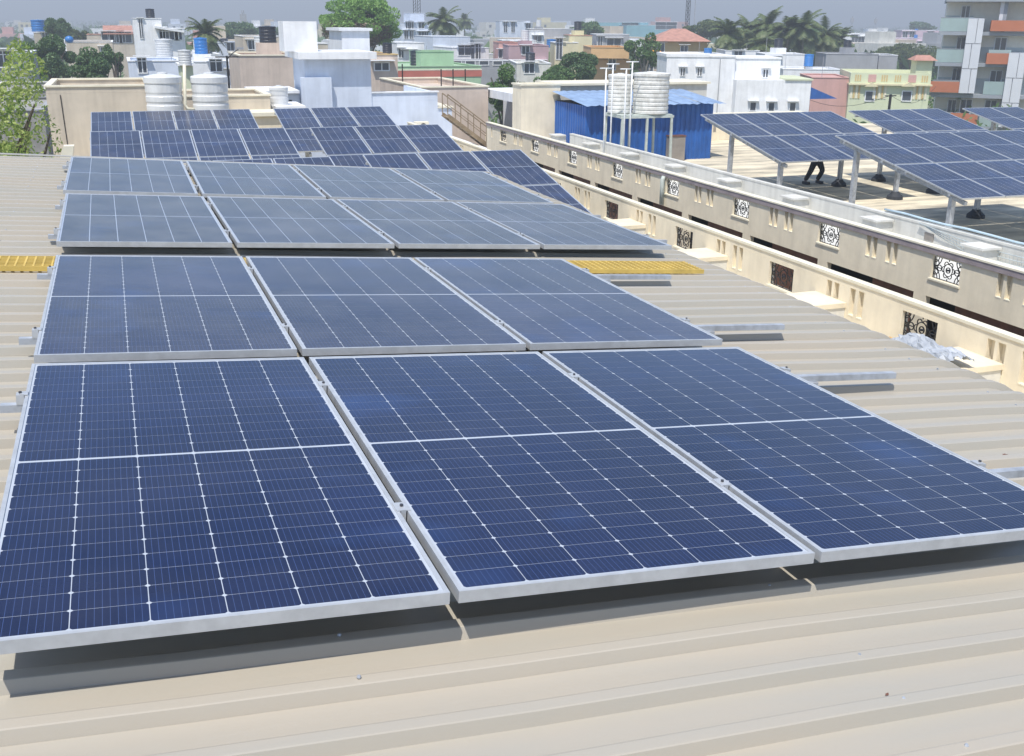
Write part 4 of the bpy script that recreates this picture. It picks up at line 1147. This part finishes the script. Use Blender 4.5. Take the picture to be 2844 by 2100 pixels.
hpx('teal_building', 'long teal industrial building on the skyline', 1656, 1800, 62, 300, 20, 'teal', [(1750, 70, 5, 1.5)], par=.5)
hpx('teal_building', 'lower long teal building behind the tiled yellow house', 1740, 1880, 70, 280, 20, 'teal', [(1850, 72, 6, 2)], par=.5)
hpx('white_far_block', 'tiny white tower above the teal building', 1626, 1652, 50, 330, 8, 'white', [], par=.4)
r = hpx('tiled_yellow_house', 'yellow house with a red hipped tile roof', 1818, 1965, 118, 125, 10, 'ochre', [(1835, 135, 1, 1.4), (1900, 137, 1, 1)], par=0, coping='ochre')
h9 = [q for q in HL if q[0] == 'tiled_yellow_house'][0]
w_ = h9[3] - h9[2] + .8
MB().add([(-.4, -.6, h9[6]), (w_ - .4, -.6, h9[6]), (w_ - .4, 10.5, h9[6]), (-.4, 10.5, h9[6]), (w_ * .35, 4, h9[6] + 1.5), (w_ * .58, 4, h9[6] + 1.5)], [(0,1,5,4),(1,2,5),(2,3,4,5),(3,0,4),(3,2,1,0)]).build('tile_roof', MT['tile'], r).location = (0, 0, .13)
hpx('orange_shed', 'bright orange sheet-roofed room behind the thin tree', 1792, 1852, 172, 98, 5, 'pinkbeige', [(1803, 185, .9, 1.3)], par=0, coping='brightorange')
h9 = HL[-1]; r9 = [o for o in COL.objects if o.name.startswith('orange_shed')][0]
w_ = h9[3] - h9[2] + .4
MB().add([(-.2, -.3, h9[6]), (w_ - .2, -.3, h9[6]), (w_ - .2, 4, h9[6]), (-.2, 4, h9[6]), (w_ * .28, 2, h9[6] + .95), (w_ * .65, 2, h9[6] + .95)], [(0,1,5,4),(1,2,5),(2,3,4,5),(3,0,4),(3,2,1,0)]).build('pitched_roof', MT['brightorange'], r9).location = (0, 0, .13)
# lattice mast
p = at(1907, 97, 190)
r = empty('radio_mast', (p.x, 190, 0), 'tall dark lattice mast on the skyline left of the palms', 'mast')
for dx, dy in ((-.3, -.3), (.3, -.3), (.3, .3), (-.3, .3)): MB().tube([(dx, dy, 0), (dx * .9, dy * .9, 24)], .06, 5).build('leg', MT['iron'], r)
m = MB()
for k in range(30): m.bar((-.3, -.3, k * .8), (.3, -.3, k * .8 + .8), .05).bar((.3, .3, k * .8), (-.3, .3, k * .8 + .8), .05)
m.build('bracing', MT['iron'], r)
p = at(1926, 97, 230); MB().tube([(p.x, 230, 0), (p.x, 230, 22)], .09, 5).build('thin_mast', MT['grey'], label='thin pale mast right of the dark lattice mast', cat='mast')

# big white house, right of centre
TW = math.radians(20)
P9, fw = facade(1853, 150, 68.0, TW)
r = empty('big_white_house', (P9.x, P9.y, 0), 'big plain white two-storey house behind the blue shed', 'house')
r.rotation_euler = (0, 0, -TW)
wa = fw(2043, 158)[0]; wb = fw(2173, 165)[0]; zt1 = P9.z; zt2 = fw(2100, 160)[1]
MB().box(0, wa, 0, 5.5, 0, zt1 - .2).build('front_wall', MT['white'], r)
MB().box(wa + .002, wb, .4, 5.5, 0, zt2 - .1).build('side_wall', MT['white'], r)
MB().box(-.05, wa * .62, -.05, 5.56, zt1 - .198, zt1).build('parapet', MT['white'], r)
MB().box(wa * .62 + .01, wa + .05, -.05, 5.55, zt1 - .198, zt1 - .1).build('low_parapet', MT['white'], r)
MB().box(wa + .06, wb + .05, .34, 5.55, zt2 - .098, zt2).build('low_parapet', MT['white'], r)
for (px, py, w_, h_) in ((1896, 200, .36, .56), (1943, 200, .36, .56), (1940, 262, .36, .36)):
    q = fw(px, py); win(r, q[0], 0, q[1], w_, h_)
q = fw(2126, 204, .4); win(r, q[0], .4, q[1], .40, .58)
MB().bar((wa * .78, -.03, .5), (wa * .78, -.03, zt1 - .3), .05).build('downpipe', MT['grey'], r)
qa, qb = fw(2046, 222, -1.2), fw(2254, 224, -1.2)
MB().box(qa[0], qb[0], -1.2, .39, 0, qa[1]).build('lower_wing', MT['white'], r)
MB().box(wb + .01, qb[0], .395, 4, 0, qa[1]).build('rear_wing', MT['white'], r)
MB().box(wb + .02, qb[0] + .1, -1.3, 4, qa[1] + .002, qa[1] + .10).build('wing_slab', MT['lime'], r)
for (px, py) in ((2091, 296), (2142, 297), (2201, 297)):
    q = fw(px, py, -1.2); win(r, q[0], -1.2, q[1], .46, .62, bars=False)
# around it
hpx('white_roof_house', 'low white roof block with blue tank behind the big white house', 2125, 2238, 150, 98, 7, 'white', [(2145, 163, 1.5, .4)], par=.15)
p = at(2245, 184, 92); water_tank(p.x, 92, p.z, .45, 1.15, MT['tank_blue'], 'bright blue upright tank left of the grey block', 5)
MB().tube([(p.x - .4, 92, 5), (p.x - .4, 92, p.z)], .05, 6).tube([(p.x + .4, 92, 5), (p.x + .4, 92, p.z)], .05, 6).build('trestle', MT['stairsteel'], label='rusty trestle under the bright blue upright tank', cat='stand')
hpx('grey_block', 'long plain grey block behind the pale yellow house', 2295, 2440, 150, 105, 8, 'grey', [], par=.1, coping='grey')
hpx('grey_block', 'lighter end of the long grey block near the pylon pole', 2442, 2494, 153, 106, 8, 'grey', [], par=.1, coping='white')
hpx('white_parapet_house', 'white low parapet house above the salmon wall', 2176, 2338, 192, 88, 6, 'white', [], par=.3)
hpx('salmon_house', 'salmon pink plain wall right of the big white house', 2256, 2362, 215, 76, 7, 'salmon', [], par=.1, coping='salmon')
a, b = at(2254, 243, 72), at(2325, 274, 72)
MB().add([(a.x, 72, a.z), (b.x, 72, b.z), (b.x, 73.5, b.z), (a.x, 73.5, a.z), (a.x, 72, b.z), (a.x, 73.5, b.z)], [(0,4,1),(3,2,5),(0,1,2,3),(0,3,5,4),(4,5,2,1)]).build('blue_awning', MT['blue'], label='small dark blue sloping awning at the salmon wall', cat='awning')
# pale lime house with striped panels
TL = math.radians(30)
P9, fl = facade(2360, 232, 74.0, TL)
r = empty('striped_house', (P9.x, P9.y, 0), 'pale lime house with striped window bays and cut-out parapet', 'house')
r.rotation_euler = (0, 0, -TL)
W_, zt_ = fl(2584, 236)[0], P9.z
zr = fl(2370, 202)[1]
MB().box(0, W_, 0, 8, 0, zt_ - .1).build('wall', MT['lime'], r)
MB().box(-.1, W_ + .1, -.35, 8.1, zt_ - .098, zt_ + .02).build('ledge', MT['paleyellow'], r)
MB().box(0, W_, 0, .15, zt_ + .022, zr).box(0, .15, .152, 8, zt_ + .022, zr).box(W_ - .15, W_, .152, 8, zt_ + .022, zr).box(0, W_, 7.85, 8, zt_ + .022, zr).build('parapet', MT['lime'], r)
for i in range(6):
    xx = W_ * (.06 + i * .165)
    if i in (1, 4):
        MB().box(xx, xx + .6, -.03, -.001, zt_ + .15, zr - .12).build('cutout', MT['salmon'], r)
    else:
        for j in range(3): MB().box(xx + j * .18, xx + .1 + j * .18, -.03, -.001, zt_ + .2, zr - .15).build('cutout', MT['ochre'], r)
for grp in ((.02, .15), (.30, .48), (.80, .98)):
    k = 5 if grp[1] - grp[0] > .15 else 4
    for j in range(k):
        xx = W_ * (grp[0] + (grp[1] - grp[0]) * j / k)
        MB().box(xx, xx + .14, -.05, -.001, zt_ - 1.15, zt_ - .12).build('stripe', MT['ochre' if j % 2 else 'cream_edge'], r)
for px in (2416, 2518):
    q = fl(px, 267); win(r, q[0], 0, q[1], .80, .85, bars=False, shade=False)
    MB().add([(q[0]-.55,-.4,q[1]+.75),(q[0]+.55,-.4,q[1]+.75),(q[0],-.4,q[1]+1.1),(q[0]-.55,-.02,q[1]+.75),(q[0]+.55,-.02,q[1]+.75),(q[0],-.02,q[1]+1.1)],[(0,1,2),(3,5,4),(0,2,5,3),(1,4,5,2),(0,3,4,1)]).build('gable_hood', MT['paleyellow'], r)
q0, q1 = fl(2547, 168, 1), fl(2592, 168, 1)
MB().box(q0[0], q1[0], 1, 3.5, zr - .5, q0[1]).build('stair_room', MT['lime'], r)
MB().add([(q0[0]-.3,.6,q0[1]+.002),(q1[0]+.3,.6,q0[1]+.002),(q1[0]+.3,3.9,q0[1]+.002),(q0[0]-.3,3.9,q0[1]+.002),(q0[0]+.1,2.2,q0[1]+.4),(q1[0]-.1,2.2,q0[1]+.4)],[(0,1,5,4),(1,2,5),(2,3,4,5),(3,0,4),(3,2,1,0)]).build('tile_roof', MT['tile'], r)
# utility pole before it
p = at(2474, 262, 60)
r = empty('utility_pole', (p.x, 60, 0), 'dark utility pole with a cross arm before the striped pale house', 'utility pole')
MB().tube([(0, 0, 0), (0, 0, p.z)], .09, 8).build('pole', MT['iron'], r)
MB().bar((-.45, 0, p.z - .1), (.45, 0, p.z - .1), .07).build('cross_arm', MT['iron'], r)

p9 = at(2474, 262, 60)
for i, (px, py, Y_) in enumerate(((2190, 250, 66), (2600, 240, 76))):
    e = at(px, py, Y_); a = Vector((p9.x, 60, p9.z - .08))
    pts = [a.lerp(e, k / 12) - Vector((0, 0, math.sin(math.pi * k / 12) * .9)) for k in range(13)]
    MB().tube(pts, .014, 5).build('overhead_wire', MT['iron'], label='thin dark wire running %s from the utility pole' % ('left', 'right')[i], cat='wire')
# ---- apartment block at the right
PA = at(2600, 150, 78.0); TA = math.radians(40)
r = empty('apartment_block', (PA.x, PA.y, 0), 'modern apartment block with terracotta balconies, glass rails and white cladding strips', 'apartment building')
r.rotation_euler = (0, 0, -TA)
DA = Vector((math.cos(TA), -math.sin(TA), 0)); NA = Vector((math.sin(TA), math.cos(TA), 0))
def fac(px, py, off=0.0):
    """(s, z) on the facade plane through photo pixel, off = metres behind the plane"""
    q = M @ Vector(((px - CX) / F, -(py - CY) / F, -1.0))
    p0 = Vector((PA.x, PA.y, 0)) + NA * off
    t = p0.dot(NA) / q.dot(NA)
    w_ = q * t
    return (w_ - Vector((PA.x, PA.y, 0))).dot(DA), ZC + w_.z
def AX(px, py=170, off=0.0): return fac(px, py, off)[0]
def AZ(py, px=2700, off=0.0): return fac(px, py, off)[1]
MT['apt_wall'] = mat('apartment_wall', (0.80, 0.77, 0.68), 0.8, 0.05, 0.8, streak=0.04)
MT['apt_dado'] = mat('apartment_grey_dado', (0.48, 0.53, 0.52), 0.8, 0.05, 0.8)
xr = AX(2844) + 9
floors = [AZ(351), AZ(262), AZ(175), AZ(88), AZ(5), AZ(-80)]
xa0, xa1 = AX(2612), AX(2688)
FH = floors[1] - floors[0]
MB().box(xa0, xr, 1.8, 9, 0, floors[4]).build('wall', MT['apt_wall'], r)
MB().box(AX(2690), xr, 1.0, 1.798, 0, floors[3]).build('front_wall', MT['apt_wall'], r)
for k, z in enumerate([floors[0] - FH] + floors[:4]):
    MB().box(xa0, xa1, 1.76, 1.798, z + .01, z + 1.3).build('dado', MT['apt_dado'], r)
    if k < 4: MB().box(AX(2692), xr, .96, .998, z + .01, z + 1.3).build('dado', MT['apt_dado'], r)
MB().box(AX(2690), xr, 1.81, 1.9, floors[3] + .02, floors[4] - .3).build('terrace_shade', MT['slab'], r)
for z in floors[:4]:
    MB().box(AX(2598), xr + .2, -.2, 1.795, z - .30, z).build('slab', MT['slab'], r)
MB().box(AX(2606), xr + .2, -.4, 9.2, floors[4] + .002, floors[4] + .22).build('roof_slab', MT['slab'], r)
for px in (2757, 2767):
    MB().box(AX(px), AX(px) + .3, .1, .4, floors[3] + .01, floors[4]).build('column', MT['panelwhite' if px == 2757 else 'slab'], r)
for i, z in enumerate(floors[:4]):
    MB().box(AX(2598), xa1, -.17, -.13, z + .02, z + 1.12).build('glass_rail', MT['railglass'], r)
    MB().box(AX(2598), xa1, -.19, -.11, z + 1.121, z + 1.16).build('top_rail', MT['slab'], r)
    f_ = fac(2660 - i * -1, 170, 1.8)[0]
    win(r, f_, 1.76, z + 1.15, .75, 2.0, shade=False)
for i, z in enumerate(floors[:3]):
    MB().box(AX(2742), AX(2804), -.17, -.13, z + .02, z + 1.12).build('glass_rail', MT['railglass'], r)
for (px, py) in ((2682, 296), (2750, 299), (2765, 217), (2778, 126)):
    q = fac(px, py, 1.0); win(r, q[0], .96, q[1], 1.0, 1.35, shade=False)
for (a, b, t, bo) in ((2577, 2682, 226, 256), (2741, 2822, 148, 178), (2753, 2860, 57, 87), (2640, 2716, 314, 346)):
    MB().box(AX(a, t), AX(b, t), -.55, -.30, AZ(bo, (a + b) / 2), AZ(t, (a + b) / 2)).build('balcony_front', MT['terracotta'], r)
    MB().box(AX(a, t) + .02, AX(a, t) + .2, -.298, .9, AZ(bo, (a + b) / 2), AZ(t, (a + b) / 2)).build('balcony_side', MT['terracotta'], r)
def strip(a0, a1, t, bo, n):
    xa, xb = AX(a0, t), AX(a1, t); z1, z0 = AZ(t, a0), AZ(bo, a0)
    for k in range(n):
        za = z0 + (z1 - z0) * k / n; zb_ = z0 + (z1 - z0) * (k + 1) / n - .05
        sp = xa + (xb - xa) * (.42 if k % 2 else .6)
        MB().box(xa, sp - .025, -.75, -.56, za, zb_).build('cladding_panel', MT['panelwhite'], r)
        MB().box(sp + .025, xb, -.75, -.56, za, zb_).build('cladding_panel', MT['panelwhite'], r)
    MB().box(xa + .03, xb - .03, -.555, .9, z0, z1 - .02).build('cladding_frame', MT['slab'], r)
strip(2690, 2734, 50, 258, 3)
strip(2802, 2850, 145, 352, 3)

# skyline right
hpx('skyline_house', 'white stepped house on the skyline right of the palms', 2333, 2412, 92, 230, 10, 'white', [(2374, 107, 1.6, 1.8), (2392, 110, 1.6, 1.4), (2418, 110, 1.6, 1.4)], par=.4)
hpx('skyline_house', 'white upper room of the stepped skyline house', 2412, 2436, 80, 232, 8, 'white', [], par=.3)
hpx('skyline_house', 'pale pink two-storey house on the skyline', 2505, 2610, 84, 240, 12, 'palepink', [(2514, 96, 1.3, 1.6), (2533, 96, 1.3, 1.6), (2584, 96, 1.4, 1.6)], par=.5)
hpx('skyline_house', 'lower pale pink house below the skyline house', 2474, 2612, 106, 225, 10, 'palepink', [(2490, 119, 1.4, 1), (2510, 119, 1.4, 1), (2560, 121, 1.8, 1)], par=.4)
hpx('skyline_house', 'small yellow green house between white and pink houses', 2434, 2474, 104, 228, 8, 'paleyellow', [], par=.3)
hpx('long_red_roof', 'long low building with a brown red roof beyond the scrub', 2388, 2514, 124, 200, 12, 'ochre', [], par=.2, coping='tile', cat='building')

# anonymous far town, countable but tiny
HM = {}
def far_house(x, y, wd, dp, h, mt, lb, grp):
    key = mt
    r = empty('far_house', (x, y, 0), lb, 'house', grp)
    MB().box(0, wd, 0, dp, 0, h).build('wall', MT[mt], r)
    if random.random() < .6: MB().box(wd * .1, wd * .45, dp * .2, dp * .8, h + .002, h + 2.2).build('roof_room', MT[mt], r)
    for k in range(random.randint(1, 3)):
        xx = wd * (k + .5) / 3.2
        MB().box(xx, xx + 1.1, -.05, -.001, h - 2.3, h - 1.1).build('window', MT['glass'], r)
cols = ['white', 'bluewhite', 'beige', 'white', 'offwhite', 'paleyellow', 'bluewhite', 'salmon', 'offwhite', 'grey']
CN = {'white': 'white', 'bluewhite': 'bluish white', 'beige': 'beige', 'offwhite': 'grey-white', 'paleyellow': 'pale yellow', 'pink': 'dull pink', 'salmon': 'salmon', 'teal': 'teal', 'grey': 'grey'}
for i in range(120):
    Y = 175 + 900 * (i / 120) ** 1.7
    px = random.uniform(-80, 2620)
    p = at(px, 70, Y)
    cc = random.choice(cols); nm = CN[cc]
    far_house(p.x, Y, random.uniform(7, 14), random.uniform(7, 12), random.uniform(4.5, 8.2 + Y * .002), cc, 'tiny %s house far off between the treetops in the haze' % nm, 'far %s houses in the haze' % nm)
for i, (px, pt, wd_) in enumerate(((250, 80, 9), (760, 60, 12), (735, 70, 9), (700, 72, 8), (1350, 62, 10), (1500, 62, 14), (1540, 58, 9), (1830, 60, 18), (1230, 90, 12), (2100, 110, 10))):
    Y = 420 + i * 17
    p = at(px, pt, Y); far_house(p.x, Y, wd_, 10, p.z, cols[i % 10], 'tiny %s house far off between the treetops in the haze' % CN[cols[i % 10]], 'far %s houses in the haze' % CN[cols[i % 10]])
# middle-distance roofs filling the left and centre
fills = [(20, 150, 70, 'grey'), (560, 150, 110, 'white'), (860, 120, 95, 'beige'), (1330, 150, 140, 'offwhite'), (1440, 112, 150, 'white'), (1590, 120, 150, 'beige'), (1760, 110, 160, 'white'), (1960, 150, 105, 'offwhite'), (2060, 140, 110, 'white'), (2360, 170, 118, 'offwhite'), (1480, 175, 92, 'offwhite')]
FN = ['behind the roadside tree', 'behind the street lamp', 'behind the bluish tower', 'behind the railed terrace', 'above the mauve house', 'behind the pale yellow house', 'behind the orange terrace', 'left of the palm grove foot', 'under the palm grove', 'before the grey block', 'under the mauve house']
for (px, pt, Y, mt), w_ in zip(fills, FN):
    hpx('town_house', '%s flat-roofed town house %s' % ({'grey': 'grey', 'white': 'white', 'beige': 'beige', 'offwhite': 'whitish'}[mt], w_), px - 45, px + 50, pt, Y, 9, mt, [(px - 10, pt + 14, 1, 1)], par=.4)
hpx('grey_street_building', 'low grey building beside the long beige block at left', -60, 120, 305, 46, 8, 'concrete', [], par=.15, coping='grey', cat='building')
hpx('grey_street_building', 'grey plastered wall building behind the roadside tree', -40, 128, 250, 58, 8, 'concrete', [], par=.2, coping='offwhite', cat='building')
for i, (px, pt, Y) in enumerate(((521, 48, 420), (674, 29, 330), (2368, 45, 500), (2433, 48, 520))):
    t = at(px, pt, Y); h = t.z
    m = MB()
    for dx in (-.9, .9): m.tube([(t.x + dx, Y, 0), (t.x + dx * .25, Y, h)], .12, 5)
    for k in range(10): m.bar((t.x - .9 + .065 * k, Y, h * k / 10), (t.x + .9 - .065 * k, Y, h * (k + 1) / 10), .1)
    m.box(t.x - .9, t.x + .9, Y - .3, Y + .3, h - 3.2, h - 1.0)
    m.build('phone_mast', MT['grey'], label='faint %s phone mast on the skyline' % ('leftmost', 'second', 'third', 'rightmost')[i], cat='mast', group='phone masts')

# roof clutter on the mid-distance houses: tanks, pipes, small walls, washing lines
cr = random.Random(5)
TC = (('black', 'tank_black'), ('white', 'tank_white'), ('blue', 'tank_blue'))
for (nm_, lb_, xa, xb, Y_, D_, z_, mt_, par_, pt_, ta_) in HL:
    def loc(u, v): return xa + u * math.cos(ta_) + v * math.sin(ta_), Y_ - u * math.sin(ta_) + v * math.cos(ta_)
    w_ = xb - xa
    if w_ < 2.6 or D_ < 5 or z_ > 10.2 or 'street' in nm_ or 'balcony' in nm_: continue
    base = z_ - par_ + .004
    if cr.random() < .45:
        cn, cm = TC[cr.choice((0, 0, 1, 2))]
        words = ('%s tank on the ' % cn + lb_).split()
        if len(words) <= 16:
            h = cr.uniform(.8, 1.2)
            x_, y_ = loc(w_ * cr.uniform(.25, .75), D_ * cr.uniform(.3, .7))
            if cr.random() < .5:
                MB().box(x_ - .6, x_ + .6, y_ - .6, y_ + .6, base, base + .7).build('tank_plinth', MT[mt_], label='low plinth under the ' + ' '.join(words[:11]), cat='plinth')
                water_tank(x_, y_, base + .702, .45, h, MT[cm], ' '.join(words), 4)
            else:
                water_tank(x_, y_, base, .45, h, MT[cm], ' '.join(words), 4)
    if Y_ > 112: continue
    x_, y_ = loc(w_ * cr.uniform(.05, .95), D_ * cr.uniform(.1, .95))
    words = ('thin pipe on the ' + lb_).split()[:16]
    MB().tube([(x_, y_, base), (x_, y_, base + cr.uniform(.9, 1.7))], .022, 5).build('roof_pipe', MT['grey'], label=' '.join(words), cat='pipe')

# far tree cover
N_ = 5200
Y = 150 + 2600 * rng.uniform(0, 1, N_) ** 1.6
tt = rng.uniform(-0.42, 1.15, N_)
Xc = Y * tt
allp = []
for i in range(N_):
    k = 9
    R_ = rng.uniform(1.8, 3.6) + Y[i] * .0012
    d = rng.normal(size=(k, 3)); d /= np.linalg.norm(d, axis=1)[:, None]
    c = np.array([Xc[i], Y[i], rng.uniform(1.5, 4.0) + Y[i] * 0.0012])
    allp.append(c + d * R_ * np.array([1.3, 1.3, .8]))
cards('far_woodland', np.concatenate(allp), 2.0, LF['dark'], None)
o = bpy.data.objects['far_woodland']; tag(o, kind='stuff')
# distant ridge
m = MB(); n = 120
for i in range(n + 1):
    x = -4200 + 11500 * i / n
    h = 34 + 26 * math.sin(i * .21) * math.sin(i * .07 + 1) + 10 * math.sin(i * .9)
    y_ = 5600
    m.v += [(x, y_, 0), (x, y_ + 300, max(12, h)), (x, y_ + 1500, 0)]
for i in range(n):
    m.f += [(3*i, 3*i+3, 3*i+4, 3*i+1), (3*i+1, 3*i+4, 3*i+5, 3*i+2)]
m.build('hills', MT['ground'], kind='structure', smooth=True)
# shrubs between near houses
pts = []
for i in range(900):
    Y_ = rng.uniform(72, 170); X_ = Y_ * rng.uniform(-.4, 1.0)
    R_ = rng.uniform(.8, 2.0)
    d = rng.normal(size=(30, 3)); d /= np.linalg.norm(d, axis=1)[:, None]
    pts.append(np.array([X_, Y_, R_ * .9 + rng.uniform(0, 2.2)]) + d * R_)
cards('scrub', np.concatenate(pts), .28, LF['mid'], None)
tag(bpy.data.objects['scrub'], kind='stuff')

# ------------------------------------------------------------------ haze
hm = bpy.data.materials.new('haze_air'); hm.use_nodes = True
t = hm.node_tree; t.nodes.clear()
ov = t.nodes.new('ShaderNodeOutputMaterial'); pv = t.nodes.new('ShaderNodeVolumePrincipled')
pv.inputs['Color'].default_value = (0.90, 0.95, 1.0, 1); pv.inputs['Density'].default_value = 0.0016; pv.inputs['Anisotropy'].default_value = 0.15
t.links.new(pv.outputs[0], ov.inputs['Volume'])
MB().box(-9100, 9100, -400, 12100, -1, 62).build('haze', hm, kind='stuff')
